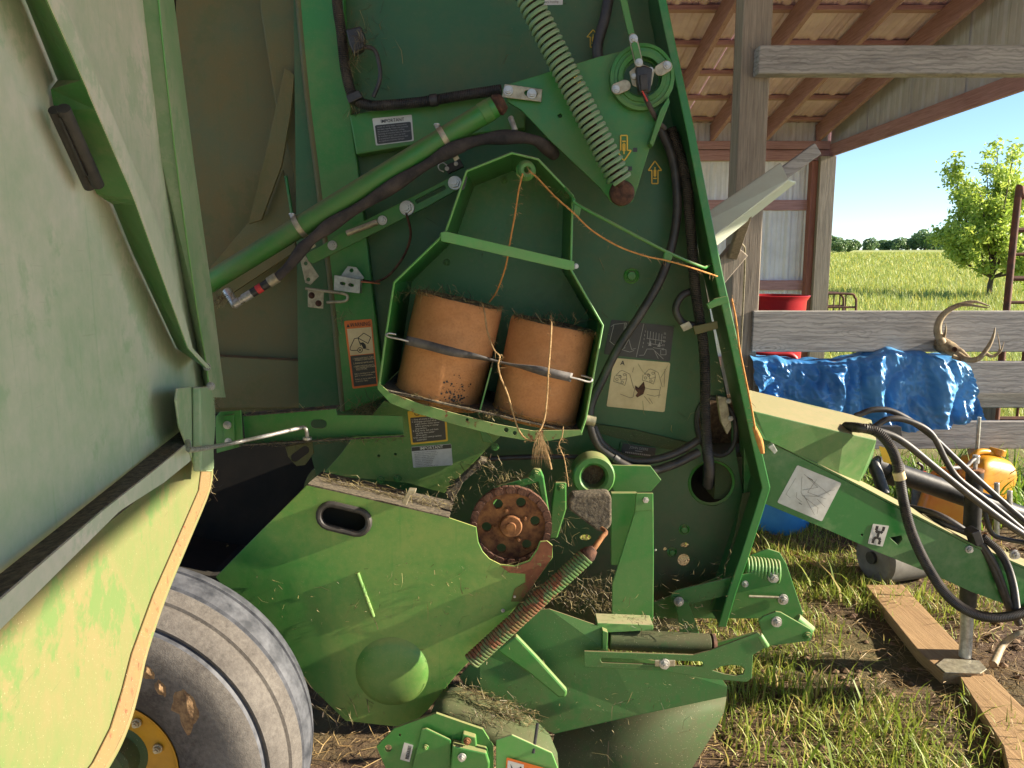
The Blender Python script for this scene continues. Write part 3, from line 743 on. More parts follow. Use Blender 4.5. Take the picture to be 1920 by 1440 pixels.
# rubber trimmed opening
ring = [W(x, y, YS - .004) for x, y in circ(1343, 800, 36, 30, 55, -12)]; ring.append(ring[0])
V, F = sweep(ring, lambda i: .008, 8); mk('opening_trim', V, F, M['rubber'], bal, smooth=True, recalc=False)
plate('latch_hardware', [(1345, 742), (1362, 745), (1372, 800), (1364, 815), (1352, 790)], 2.37, .02, M['steel_dull'], bal)
bolt(1366, 752, 2.365, 5, bal); bolt(1370, 785, 2.365, 5, bal)
plate('sunlit_chaff_plate', [(1300, 740), (1392, 740), (1392, 862), (1300, 862)], 2.62, .004, M['mud_brown'], bal, bev=0)  # added tan plate standing in for sunlit chaff behind the opening
plate('opening_shade_sheet', [(1280, 845), (1390, 845), (1390, 965), (1280, 965)], 2.58, .004, M['dark'], bal, bev=0)  # near-black sheet added as the darkness inside the round hole
lathe('opening_rim', [(S(40, YS), .0), (S(44, YS), -.006), (S(46, YS), 0)], W(1334, 905, YS), (0, 1, 0), M['paint'], bal, 32)

# --- front flange: deep return with a bright rolled lip
LIP = [(1219, -180), (1242, 0), (1262, 95), (1296, 250), (1319, 370), (1348, 515), (1378, 648), (1400, 750), (1422, 850), (1437, 915), (1424, 958), (1398, 1040), (1372, 1115), (1354, 1176)]
YL = 2.24
V = []; F = []
lw = [W(x, y, YL) for x, y in LIP]
for p in lw: V += [p, Vector((p.x, YS + .005, p.z))]
F = [(2 * i, 2 * i + 1, 2 * i + 3, 2 * i + 2) for i in range(len(lw) - 1)]
fl = mk('front_flange', V, F, M['paint_sheet'], bal, recalc=False); sm = fl.modifiers.new('s', 'SOLIDIFY'); sm.thickness = .005; sm.offset = 1
lp = plate('flange_lip', [(x - 8, y) for x, y in LIP] + [(x + 8, y) for x, y in reversed(LIP)], YL - .003, .008, M['paint_clean'], fl, bev=.003)
plate('front_corner_sheet', [(1393, 925), (1432, 918), (1428, 960), (1380, 1090), (1352, 1140), (1340, 1130), (1378, 1000)], 2.34, .005, M['paint_dirt'], bal)
hk = plate('twine_hook', [(1325, 570), (1340, 560), (1365, 555), (1368, 568), (1345, 574), (1330, 580)], 2.1, .01, M['paint'], bal)

# --- twine box
BX = [(710, 728), (716, 686), (725, 620), (739, 530), (835, 437), (875, 321), (960, 287), (1009, 299), (1074, 367), (1070, 505), (1130, 610), (1098, 785), (1088, 815)]
YB = 2.02; YBK = 2.385
wb = [W(x, y, YB) for x, y in BX]
V = []
for p in wb: V += [p, Vector((p.x, YBK, p.z))]
F = [(2 * i, 2 * i + 1, 2 * i + 3, 2 * i + 2) for i in range(len(wb) - 1)]
tbx = mk('twine_box', V, F, M['paint_clean'], bal, recalc=False); sm = tbx.modifiers.new('s', 'SOLIDIFY'); sm.thickness = .0035; sm.offset = 0
tbx['label'] = 'clean green open twine box'
ringp = [W(x, y, YB - .001) for x, y in BX]
V, F = sweep(ringp, lambda i: .0032, 8); mk('rim_bead', V, F, M['paint_light'], tbx, smooth=True, recalc=False)
bp = [Vector((p.x, YBK - .004, p.z)) for p in wb]
slab('back_panel', bp, (0, .004, 0), M['paint_clean'], tbx)
# floor and chipped front lip
lipT = [(708, 716), (730, 736), (790, 758), (860, 777), (930, 795), (1000, 808), (1088, 806)]
lipB = [(1092, 815), (1010, 830), (930, 816), (860, 798), (780, 775), (732, 756), (708, 730)]
fl0 = [W(712, 730, YB), W(1090, 812, YB)]
slab('floor', [fl0[0], fl0[1], Vector((fl0[1].x, YBK, fl0[1].z)), Vector((fl0[0].x, YBK, fl0[0].z))], (0, 0, -.004), M['hay_dust'], tbx)
plate('front_lip', lipT + lipB, YB - .005, .005, M['paint_rust'], tbx, holes=[circ(876, 787, 3, 8), circ(949, 806, 4.5, 10), circ(965, 812, 4, 10)])
dv0, dv1 = W(920, 690, YB + .01), W(897, 776, YB + .01)
slab('divider', [dv0, dv1, Vector((dv1.x, YBK, dv1.z)), Vector((dv0.x + .01, YBK, dv0.z + .05))], (.004, 0, 0), M['paint_clean'], tbx)
cs = plate('cross_strap', [(826, 436), (836, 434), (1077, 490), (1077, 506), (1064, 506), (827, 452)], YB - .012, .005, M['paint_light'], tbx, bev=.001)
bolt(1080, 499, YB, 5, tbx); bolt(829, 441, YB - .001, 5, tbx, 'paint')
bolt(838, 492, YBK - .006, 6, tbx, 'paint'); bolt(945, 338, YBK - .006, 6, tbx, 'paint')
plate('rim_slot', slot(872, 334, 867, 352, 4), YB + .004, .002, M['black_decal'], tbx, bev=0)
lathe('twine_eyelet', [(.008, .018), (.007, 0), (.010, -.006), (.017, -.007), (.022, -.002), (.022, .012), (.026, .016), (.026, .02), (.02, .022)], W(988, 319, YB - .006), (-.15, 1, .05), M['paint'], tbx, 28)
tubep('guide_rod', [(1060, 352, 2.02), (1075, 372, 2.0), (1083, 384, 2.0), (1160, 425, 2.02), (1250, 472, 2.09), (1315, 500, 2.2), (1325, 500, 2.24), (1342, 494, 2.28)], .0042, M['paint'], bal, n=8, sub=5)
plate('guide_tab', [(1076, 382), (1090, 390), (1086, 406), (1075, 402)], 1.995, .012, M['paint'], bal)
plate('guide_tab', [(1247, 470), (1262, 479), (1257, 494), (1243, 487)], 2.085, .012, M['paint'], bal)

# --- decals
def wrap_lines(d_, u, v0, dv_, h_, mw, lines): return [(s_, u, v0 + dv_ * i, h_, mw, False) for i, s_ in enumerate(lines)]
d = Decal('notice_decal', (698, 222), (772, 215), (776, 264), (705, 273), 2.33, 'white_decal', bal)
d.poly('black_field', [rrect(.04, .26, .96, .96, .05)], 'black_decal')
d.text('heading', [('IMPORTANT', .5, .20, .13, .6, True)], 'ink_black', bold=.01)
d.text('lettering', wrap_lines(d, .09, .36, .088, .06, .84, ['Loads on some baler components', 'increase rapidly if bale size exceeds', 'the maximum diameter setting.', 'Forming of oversize bales as indicated', 'by monitor error alert can lead', 'to premature failures and can lead', 'to significant machine damage.']), 'ink_grey', .0034)
d = Decal('warning_decal', (645, 602), (697, 598), (709, 723), (661, 729), 2.36, 'orange_decal', bal)
d.poly('picture_field', [[(.07, .12), (.95, .12), (.95, .51), (.07, .51)]], 'cream_decal'); d.poly('text_field', [[(.07, .52), (.95, .52), (.95, .97), (.07, .97)]], 'black_decal')
d.text('heading', [('WARNING', .20, .095, .06, .73, False)], 'ink_black', bold=.012); d.poly('warning_triangle', [[(.07, .095), (.125, .045), (.18, .095)]], 'ink_black', .003)
cw = [(.46 + .09 * math.cos(a * .524), .445 + .036 * math.sin(a * .524)) for a in range(13)]; ci = [(.46 + .03 * math.cos(a * .524), .445 + .012 * math.sin(a * .524)) for a in range(13)]
d.lines('baler_drawing', [[(.1, .40), (.3, .27), (.43, .265), (.5, .385)], [(.43, .265), (.66, .2), (.9, .27), (.78, .36), (.43, .265)], [(.1, .43), (.15, .44), (.36, .445)], [(.1, .40), (.1, .43)], cw, ci, [(.56, .42), (.8, .455)], [(.45, .31), (.52, .36), (.62, .39), (.68, .425)]], .011, 'ink_black')
d.poly('roller_blob', [[(.5, .34), (.6, .335), (.68, .37), (.7, .42), (.6, .43), (.56, .40)]], 'ink_black', .003)
d.text('lettering', [(s_, .1 + (.05 if s_[0] != ' ' else .09), v, .022, .78, False) for s_, v in (('1. RAISE GATE FULLY. TURN', .575), ('  HYDRAULIC LOCK VALVE ON.', .60), ('2. ENGAGE GATE LOCK.', .645), ('3. INSERT THROUGH LOCK TO', .69), ('  FULLY ENGAGE GATE CYLINDER', .715), ('  ROD STOPS.', .74), ('before working on or under', .80), ('gate in raised position.', .83), ('Failure to do so may result', .88), ('in serious injury.', .91))], 'cream_decal')
# --- plate that carries the caution signs
sp = plate('sign_panel', [(660, 822), (720, 752), (800, 772), (945, 812), (905, 850), (832, 925), (760, 905), (604, 890), (640, 850)], 2.26, .008, M['paint_shield'], bal, holes=[circ(710, 855, 3, 8), circ(741, 852, 3, 8)])
d = Decal('caution_decal', (764, 771), (836, 766), (840, 827), (771, 834), 2.26, 'yellow_decal', bal)
d.poly('black_field', [rrect(.05, .2, .95, .95, .03)], 'dark_plate')
d.text('heading', [('CAUTION', .5, .15, .12, .8, True)], 'ink_black', bold=.015)
d.text('lettering', [(s_, u, .285 + i * .068, .046, .86 - u + .04, False) for i, (s_, u) in enumerate((('1. Keep all shields in place.', .08), ('2. Disengage and shut off all', .08), ('engine and/or motor power', .16), ('before servicing or unclog-', .16), ('ging machine.', .16), ('3. Keep hands, feet and cloth-', .08), ('ing away from power-', .16), ('driven parts.', .16), ('4. Do not leave running machine', .08), ('unattended.', .16)))], 'ink_white', .0034)
d = Decal('notice_decal', (771, 838), (846, 832), (849, 872), (775, 877), 2.26, 'white_decal', bal)
d.poly('black_band', [[(0.005, .02), (.995, .02), (.995, .21), (.005, .21)]], 'dark_plate'); d.text('heading', [('IMPORTANT', .5, .175, .14, .6, True)], 'ink_white', .0034, bold=.01)
d.text('lettering', wrap_lines(d, .06, .31, .083, .055, .88, ['Damage to baler rolls or bearings', 'can result from improper torque or', 'installation sequences. To prevent', 'failure or damage, refer to the', "operator's manual for proper", 'assembly, drive roll bearing', 'adjustment, and tightening', 'sequences if any bolts are', 'loosened while performing service.']), 'ink_brown', .0034)
# black threading diagram and cream routing diagram
d = Decal('threading_decal', (1146, 599), (1264, 612), (1256, 678), (1132, 664), YS, 'black_decal', bal)
st = [[(.02, .2), (.06, .13), (.24, .05), (.26, .3), (.2, .42)], [(.06, .13), (.05, .62), (.14, .72)], [(.22, .06), (.23, .26)], [(.25, .05), (.24, .3)], [(.28, .78), (.33, .5), (.4, .78), (.46, .74)], [(.3, .74), (.26, .82), (.38, .86), (.44, .8)], [(.52, .02), (.49, .98)]]
for i in range(6): x0 = .6 + i * .045; st.append([(x0, .2 + .01 * i), (x0 + .01, .42 + (i % 2) * .12)])
for i in range(3): x0 = .56 + i * .02 + (.28 if i else 0); st += [[(x0, .2 + q * .11), (x0 + .004, .26 + q * .11)] for q in range(5)]
st += [[(.6, .42), (.9, .44)], [(.62, .55), (.85, .58)], [(.53, .92), (.6, .9), (.63, .72), (.72, .7), (.9, .95)], [(.74, .72), (.82, .95)], [(.72, .66), (.92, .68), (.93, .82), (.85, .84), (.84, .7)]]
d.lines('routing_drawing', st, .014, 'ink_grey')
d.poly('needle_mark', [[(.64, .62), (.67, .47), (.69, .62)], [(.78, .62), (.81, .47), (.83, .62)]], 'ink_grey', .003)
d = Decal('routing_decal', (1151, 671), (1257, 680), (1246, 773), (1137, 762), YS, 'cream_decal', bal)
def comp(ox, oy):
    s_ = [[(ox + .02, oy + .12), (ox + .08, oy + .02), (ox + .12, oy), (ox + .26, oy + .06), (ox + .36, oy + .34)], [(ox, oy + .13), (ox, oy + .24), (ox + .1, oy + .26), (ox + .2, oy + .3), (ox + .22, oy + .16), (ox + .2, oy + .06)], [(ox + .02, oy + .12), (ox + .1, oy + .1), (ox + .12, oy + .2), (ox + .22, oy + .16)]]
    for cx, cy_ in ((.05, .19), (.1, .13), (.15, .24), (.17, .08)): s_.append([(ox + cx + .025 * math.cos(a), oy + cy_ + .025 * math.sin(a)) for a in (0, 1, 2, 3, 4, 5, 6.28)])
    return s_
d.lines('routing_drawing', comp(.06, .24) + comp(.55, .16) + [[(.44, .56), (.43, .76), (.38, .78), (.2, .72)], [(.62, .55), (.72, .57), (.86, .56)], [(.66, .68), (.8, .7), (.9, .66)], [(.62, .72), (.74, .86)], [(.7, .74), (.78, .85)], [(.88, .5), (.87, .72)], [(.92, .14), (.94, .5)], [(.37, .16), (.36, .26)]], .008, 'ink_brown')
d.poly('worn_patch', [[(.44, .52), (.5, .56), (.58, .42), (.62, .56), (.6, .68), (.5, .76), (.47, .72), (.5, .66), (.45, .6)]], 'rust_dark', .0034)
d.text('letter', [('A', .13, .13, .09, .1, False)], 'ink_black', .0034, bold=.02)
d = Decal('maker_plate', (1168, 831), (1230, 840), (1227, 859), (1164, 851), YS - .01, 'black_decal', bal)
d.text('lettering', [('JOHN DEERE', .5, .38, .24, .55, True)], 'ink_grey', .0034)
d.poly('number_row', [[(.12 + i * .055, .72), (.155 + i * .055, .72), (.155 + i * .055, .86), (.12 + i * .055, .86)] for i in range(14)] + [[(.4, .5), (.62, .5), (.62, .56), (.4, .56)]], 'ink_grey', .0034)
plate('plate_backing', [(1164, 829), (1234, 838), (1230, 862), (1160, 853)], YS - .009, .012, M['paint_sheet'], bal)
d = Decal('notice_decal', (1000, -18), (1056, -22), (1055, 9), (1002, 10), YS, 'white_decal', bal)
d.text('lettering', [('Service only when', .08, .3, .16, .86, False), ('Keep clear of', .08, .58, .16, .8, False), ('machinery moving', .08, .86, .16, .9, False)], 'ink_brown', .0034)
plate('seam_rail', [(1100, 792), (1190, 806), (1290, 830), (1300, 836), (1290, 850), (1190, 830), (1100, 806)], YS - .012, .012, M['paint_dirt'], bal)

# --- open side door (hinged at its right edge, swung out towards the front)
HP = W(405, 770, 2.06); DD = Vector((.187, -.982, 0)).normalized(); DN = Vector((.982, .187, 0)).normalized()
def Dp(px, py, off=0.0): return onplane(px, py, HP + DN * off, DN)
up_loop = [(-330, -260), (300, -260), (322, 0), (360, 330), (402, 700), (404, 800), (390, 830), (120, 1040), (-330, 1330)]
lo_loop = [(-330, 1336), (120, 1045), (390, 834), (396, 860), (391, 915), (352, 1010), (310, 1110), (272, 1220), (256, 1290), (236, 1360), (205, 1425), (150, 1500), (60, 1560), (-330, 1640)]
dr = slab('side_door', [Dp(x, y) for x, y in up_loop], -DN * .004, M['paint_door'], bal)
dl = slab('door_skirt', [Dp(x, y, .002) for x, y in lo_loop], -DN * .004, M['paint_door_low'], bal)
edge = [Dp(x, y, .004) for x, y in lo_loop[3:13]]
V = []; F = []
for q, (x_, y_) in enumerate(lo_loop[3:13]): V += [Dp(x_, y_, .009), Dp(x_ - 16 - q * 2, y_ + 4, .005)]
ob = mk('skirt_flange', V, [(2 * i, 2 * i + 1, 2 * i + 3, 2 * i + 2) for i in range(9)], M['skirt_edge'], dl, recalc=False); sm = ob.modifiers.new('s', 'SOLIDIFY'); sm.thickness = .002; sm.offset = 0
V, F = sweep(crom(edge, 4), lambda i: .006, 8); mk('skirt_bead', V, F, M['paint_door_low'], dl, smooth=True, recalc=False)
def strip(name, a, b_, mat, parent, th=.003, oa=0, ob=0):
    """sheet strip between two picture polylines at two stand-off heights from the door"""
    A = [Dp(x, y, oa) for x, y in a]; B = [Dp(x, y, ob) for x, y in b_]; V = []
    for p, q in zip(A, B): V += [p, q]
    F = [(2 * i, 2 * i + 1, 2 * i + 3, 2 * i + 2) for i in range(len(A) - 1)]
    o = mk(name, V, F, mat, parent, recalc=False); sm = o.modifiers.new('s', 'SOLIDIFY'); sm.thickness = th; sm.offset = 0
    return o
web_l = [(-60, -230), (50, 0), (110, 150), (97, 168), (103, 204), (182, 362), (196, 372), (213, 382), (253, 480), (333, 653), (366, 672)]
web_r = [(-30, -230), (88, 0), (155, 150), (163, 168), (178, 204), (246, 362), (250, 372), (254, 382), (289, 480), (352, 653), (386, 690)]
strip('brace_web', web_l, web_r, M['paint_clean'], dr, .003, .006, .062)
strip('brace_flange', web_r, [(x + 26 if y < 600 else x + 8, y) for x, y in web_r], M['paint_door'], dr, .003, .062, .062)
strip('edge_channel', [(252, -230), (268, 0), (303, 300), (343, 520), (378, 690), (388, 745)], [(282, -230), (297, 0), (330, 300), (366, 560), (386, 680), (394, 745)], M['paint_edge'], dr, .003, .0, .03)
strip('edge_channel', [(282, -230), (297, 0), (330, 300), (366, 560), (386, 680), (394, 745)], [(306, -230), (325, 0), (362, 300), (398, 560), (414, 690), (422, 745)], M['paint_edge'], dr, .003, .03, .03)
tube('edge_crease', [Dp(x, y, .0315) for x, y in [(282, -230), (297, 0), (330, 300), (366, 560), (386, 680), (394, 745)]], .002, M['paint_light'], dr, n=6)
# rubber bumper rolls clipped on the brace
for ox, oy in ((0, 0), (16, -3)):
    tube('rubber_bumper', [Dp(103 + ox, 206 + oy, .02 + ox * .001), Dp(168 + ox, 350 + oy, .02 + ox * .001)], .0085, M['rubber'], dr, n=12)
strip('bumper_clip', [(112, 222), (160, 330)], [(122, 220), (170, 328)], M['black_plastic'], dr, .003, .03, .03)
# bottom angle bar
bt = [(367, 787), (250, 880), (150, 960), (0, 1080), (-200, 1240)]
bm_ = [(388, 800), (290, 880), (190, 958), (0, 1122), (-200, 1300)]
bl_ = [(392, 835), (305, 905), (222, 958), (0, 1177), (-200, 1370)]
strip('door_rail', bt, bm_, M['hay_dust'], dr, .004, .006, .045)
strip('door_rail', bm_, bl_, M['paint_door'], dr, .004, .046, .046)
# corner bracket, hinge and latch arm
cbl = [(334, 728), (370, 724), (372, 740), (400, 736), (404, 800), (398, 884), (372, 884), (352, 836), (338, 800), (331, 750)]
cb = slab('corner_bracket', [Dp(x, y, .052) for x, y in cbl], -DN * .005, M['paint_edge'], bal, bev=.002)
slab('bracket_fold', [Dp(x, y, .070) for x, y in [(376, 726), (398, 724), (402, 880), (378, 884)]], -DN * .017, M['paint_edge'], cb, bev=.004)
pbt = Dp(346, 790, .03)
bolt(pbt, 0, 1.85, 12, cb, rot=(rad(-90), 0, 0)); rod('stud', pbt, pbt + Vector((0, 0, .028)), .0055, M['steel'], cb, 10)
bolt(Dp(388, 688, .036), 0, 1.95, 7, cb); bolt(Dp(395, 724, .074), 0, 1.95, 7, cb)
hb = plate('hinge_bracket', [(404, 782), (412, 772), (452, 769), (456, 836), (406, 850), (404, 812)], 2.06, .006, M['paint'], bal)
plate('hinge_leaf', [(418, 780), (438, 777), (440, 838), (420, 842)], 2.05, .01, M['paint'], hb); bolt(426, 797, 2.048, 8, hb); bolt(428, 828, 2.048, 7, hb)
la = plate('latch_arm', [(455, 780), (540, 774), (630, 766), (632, 778), (755, 779), (757, 815), (640, 820), (560, 826), (460, 834)], 2.10, .006, M['paint'], bal, holes=[slot(590, 795, 604, 795, 8)], bev=.002)
slab('arm_ledge', [W(448, 834, 2.04), W(757, 816, 2.06), W(757, 816, 2.12), W(452, 832, 2.12)], (0, 0, -.004), M['hay_dust'], la)
slab('arm_top', [W(455, 781, 2.10), W(630, 767, 2.10), Vector((W(630, 767, 2.1).x, 2.15, W(630, 767, 2.1).z)), Vector((W(455, 781, 2.1).x, 2.15, W(455, 781, 2.1).z))], (0, 0, .003), M['hay_dust'], la)
plate('hanger_eye', [(535, 838), (585, 828), (588, 850), (572, 872), (556, 874), (540, 856)], 2.14, .006, M['paint_olive'], bal, holes=[slot(553, 858, 572, 844, 8)])
LR = [Dp(352, 828, .062), Dp(354, 838, .075), Dp(364, 843, .085)] + [W(*p) for p in [(430, 832, 1.90), (500, 817, 1.97), (560, 803, 2.03), (571, 802, 2.03), (575, 808, 2.03), (576, 824, 2.04)]]
tube('latch_rod', LR, .0052, M['steel'], bal, n=10, sub=6)
lathe('rod_washer', [(.003, .003), (.012, .003), (.012, -.003), (.003, -.003)], W(576, 822, 2.04), (0, 0, 1), M['steel'], bal, 18)

# --- lower drive shield with handle hole, dome and rib
YP = 1.90
top = [(577, 908), (700, 937), (840, 970), (893, 988)]
cut = [(897, 1017), (905, 1034), (918, 1048), (938, 1058), (965, 1060), (992, 1050), (1006, 1030), (1012, 1015)]
tip = [(1026, 1014), (1036, 1022), (1036, 1046)]
rgt = [(1000, 1098), (940, 1172), (880, 1240), (855, 1266), (826, 1302), (802, 1332), (782, 1350), (760, 1360), (735, 1362)]
main = [(575, 910)] + top[1:] + cut + tip + rgt + [(648, 1352), (560, 1266), (470, 1168), (404, 1082), (470, 1015)]
hole = [slot(618, 966, 672, 980, 20, 8)]
shm = paint('green_shield_film_and_reflection', C(58, 128, 48), .30, C(160, 156, 88), speck=.4, rough=.33)
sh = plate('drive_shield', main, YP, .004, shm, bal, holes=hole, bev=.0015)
sh['label'] = 'large pale green lower shield with an oval grip hole'
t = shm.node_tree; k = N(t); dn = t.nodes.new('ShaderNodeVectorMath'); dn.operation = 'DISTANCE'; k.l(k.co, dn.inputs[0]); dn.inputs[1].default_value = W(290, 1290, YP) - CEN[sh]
film_refl = k.ramp(k.math('ADD', dn.outputs['Value'], k.ramp(k.noise(6, 5), .3, .7, -.015, .015)), S(352, YP), S(415, YP))
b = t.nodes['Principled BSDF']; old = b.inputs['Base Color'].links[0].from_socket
k.l(k.mix(k.math('MULTIPLY', k.ramp(film_refl, 0, 1, 1, 0), .62), old, C(40, 104, 44)), b.inputs['Base Color'])  # darker left part: thinner dust and a reflection, both put into the colour
pts = [W(x, y, YP - .004) for x, y in slot(620, 967, 670, 979, 22, 9)]; pts.append(pts[0]); pts.append(pts[1])
V, F = sweep(pts, lambda i: .0085, 10); mk('grip_trim', V, F, M['rubber'], sh, smooth=True, recalc=False)
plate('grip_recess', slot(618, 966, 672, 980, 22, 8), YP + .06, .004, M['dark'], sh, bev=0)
rp = [W(670, 1074, YP - .002), W(700, 1156, YP - .002)]
tube('stiffening_rib', rp, .0055, M['paint_shield'], sh, n=10)
r_ = S(68, YP) * 1.04
lathe('dome', [(r_ * 1.06, .001), (r_ * 1.02, -.0012), (r_ * .97, -.005), (r_ * .85, -.011), (r_ * .6, -.0165), (r_ * .3, -.0195), (0.0001, -.0205)], W(735, 1259, YP), (0, 1, 0), M['paint_shield'], sh, 48, angle=60)
for x, y in ((943, 1145), (965, 1118)): bolt(x, y, YP - .001, 4, sh, 'steel')
# dusty top ledge
slab('top_ledge', [W(577, 907, YP), W(842, 969, YP), W(850, 940, 2.12), W(604, 884, 2.12)], (0, 0, -.004), M['hay_dust'], sh)
plate('ledge_hole', circ(633, 899, 9, 12, 3), 1.985, .003, M['dark'], sh, bev=0)
cl_ = plate('spring_clip', [(752, 942), (766, 918), (780, 919), (778, 926), (770, 928), (762, 948)], 1.88, .02, M['steel_dull'], sh, bev=.002)
pr_ = paint('shield_tip_paint', C(62, 126, 50), .3, C(150, 140, 90), rust=.75)
plate('rusty_corner', [(938, 1061), (966, 1063), (994, 1053), (1008, 1032), (1014, 1017), (1026, 1015), (1036, 1024), (1035, 1046), (1000, 1097), (975, 1128), (958, 1128), (965, 1104), (985, 1092), (985, 1076), (955, 1074)], YP - .002, .0015, pr_, sh, bev=0)

# --- sprocket and chain
scn = W(958, 985, 1.97); R = S(66, 1.97)
sph = [[(958 + 46 * math.cos(rad(a)) + q[0], 985 + 46 * math.sin(rad(a)) * 1.02 + q[1]) for q in [(9.5 * math.cos(i * .628), 9.5 * math.sin(i * .628)) for i in range(10)]] for a in (-122, -66, -10, 50, 113, 176)]
teeth = []
for i in range(72):
    r = 66 + (3 if i % 2 else -1); teeth.append((958 + r * math.cos(rad(i * 5)), 985 + r * math.sin(rad(i * 5))))
spk = plate('sprocket', teeth, 1.97, .012, M['rust'], bal, holes=sph, bev=0)
lathe('hub', [(0, -.02), (S(9, 1.97), -.02), (S(10, 1.97), -.014), (S(20, 1.97), -.014), (S(22, 1.97), -.010), (S(23, 1.97), .0)], scn, (0, 1, 0), M['rust'], spk, 32)
for a in (-105, -25, 60, 175): bolt(958 + 30 * math.cos(rad(a)), 985 + 30 * math.sin(rad(a)), 1.968, 6, spk, 'rust')
# roller chain: link plates as one shared mesh
lk = bpy.data.meshes.new('chain_link')
V, F = prism([Vector((x * .0105, -.009, y * .0150)) for x, y in slot(-.55, 0, .55, 0, .62, 6)], [Vector((x * .0105, .009, y * .0150)) for x, y in slot(-.55, 0, .55, 0, .62, 6)])
lk.from_pydata(V, [], F); lk.materials.append(M['rust_dark'])
for i in range(40):
    a = 2 * math.pi * i / 40; rr = S(73, 1.97)
    ob = link('chain_link', lk, spk, scn + Vector((rr * math.cos(a), .001 if i % 2 else -.003, rr * math.sin(a))))
    ob.rotation_euler = (0, -(a + math.pi / 2), 0); ob.scale = (1, 1, 1)
# casting and arms above the sprocket
plate('bearing_arm', [(905, 960), (930, 912), (990, 895), (1000, 882), (1014, 882), (1020, 896), (1030, 960), (1020, 962), (1008, 905), (940, 925), (918, 958)], 2.1, .03, M['paint'], bal, bev=.004)
bolt(1005, 888, 2.095, 10, bal, 'paint')
plate('bearing_plate', [(1040, 905), (1062, 905), (1062, 955), (1045, 1010), (1030, 1010), (1034, 950)], 2.18, .03, M['paint'], bal, bev=.004); bolt(1052, 915, 2.175, 8, bal, 'paint')
plate('guard_edge', [(835, 925), (900, 862), (912, 866), (868, 905), (848, 944)], 2.2, .05, M['hay_dust'], bal)
plate('tab', [(898, 800), (920, 818), (925, 832), (905, 828)], 2.2, .006, M['paint'], bal)
for x, y in ((714, 899), (745, 897), (850, 905), (928, 838)): bolt(x, y, 2.25, 8, bal, 'paint')
lathe('bearing_ring', [(S(22, 2.2), .05), (S(23, 2.2), -.005), (S(28, 2.2), -.012), (S(38, 2.2), -.012), (S(41, 2.2), -.006), (S(41, 2.2), .06)], W(1113, 893, 2.2), (0, 1, 0), M['paint'], bal, 40)
plate('bearing_strap', [(1140, 872), (1220, 874), (1240, 900), (1220, 922), (1155, 925), (1140, 905)], 2.24, .02, M['paint'], bal)
lathe('bearing_core', [(0.0001, .0), (S(23, 2.22), .004)], W(1113, 893, 2.235), (0, 1, 0), M['mud_brown'], bal, 24)
# spring anchor block and rusty spring
plate('anchor_block', [(1066, 938), (1075, 928), (1140, 925), (1147, 932), (1147, 985), (1133, 1000), (1120, 996), (1066, 955)], 2.0, .05, M['hay_dust'], bal, bev=.006)
plate('anchor_plate', [(1146, 925), (1195, 925), (1190, 960), (1160, 1060), (1146, 1060)], 2.12, .02, M['paint'], bal)
s0, s1 = W(884, 1240, 1.84), W(1100, 1042, 1.90)
rs = spring('return_spring', s0, s1, .0195, .0046, 44, M['spring_rust'], bal, per=12)
tube('spring_rod', [s0, s1], .0165, M['rust_dark'], rs, n=12)
tube('spring_end', [s1, W(1112, 1030, 1.91), W(1128, 1008, 1.93), W(1136, 998, 1.95), W(1128, 990, 1.97)], lambda f: .009 - .004 * f, M['rust'], rs, n=10)
lathe('spring_cap', [(0, .0), (.020, 0), (.021, .008), (.012, .026), (.0, .028)], s1, s1 - s0, M['rust_dark'], rs, 16)
# tall support plate
up_ = plate('support_plate', [(1193, 925), (1225, 925), (1226, 1050), (1225, 1166), (1160, 1172), (1147, 1178), (1148, 1095), (1165, 1040), (1190, 960)], 2.03, .008, M['paint'], bal, bev=.002)
bolt(1210, 936, 2.028, 9, up_)
plate('support_fold', [(1193, 925), (1225, 925), (1225, 957), (1190, 960)], 2.022, .006, M['paint'], up_, bev=.002)

# --- lower front linkage
pb_ = plate('pivot_plate', [(1388, 1060), (1410, 1040), (1440, 1029), (1462, 1036), (1475, 1058), (1506, 1150), (1500, 1164), (1440, 1160), (1230, 1160), (1225, 1130), (1340, 1085)], 2.34, .008, M['paint'], bal, bev=.002)
ll = plate('link', slot(1274, 1122, 1450, 1080, 16, 8), 2.27, .008, M['paint'], bal, bev=.002)
plate('link_leg', [(1262, 1120), (1290, 1128), (1302, 1160), (1312, 1190), (1275, 1190), (1270, 1150)], 2.263, .006, M['paint'], ll)
bolt(1273, 1128, 2.26, 10, ll); bolt(1450, 1082, 2.268, 12, ll); bolt(1397, 1095, 2.268, 7, ll); bolt(1468, 1124, 2.335, 11, pb_)
spring('torsion_spring', W(1398, 1064, 2.31), W(1462, 1072, 2.295), .034, .0042, 10, M['paint_light'], bal, per=18, n=8)
tubep('spring_pin', [(1404, 1118, 2.325), (1460, 1120, 2.325)], .004, M['steel_dull'], bal)
lv = plate('lever', [(1422, 1164), (1432, 1156), (1455, 1147), (1464, 1148), (1520, 1180), (1524, 1190), (1518, 1202), (1440, 1212), (1430, 1190)], 2.10, .008, M['paint'], bal, bev=.002)
bolt(1456, 1166, 2.098, 11, lv); bolt(1514, 1193, 2.098, 9, lv, 'paint')
rod('lever_tube', W(1492, 1160, 2.13), W(1520, 1184, 2.12), .018, M['paint_light'], bal, 18)
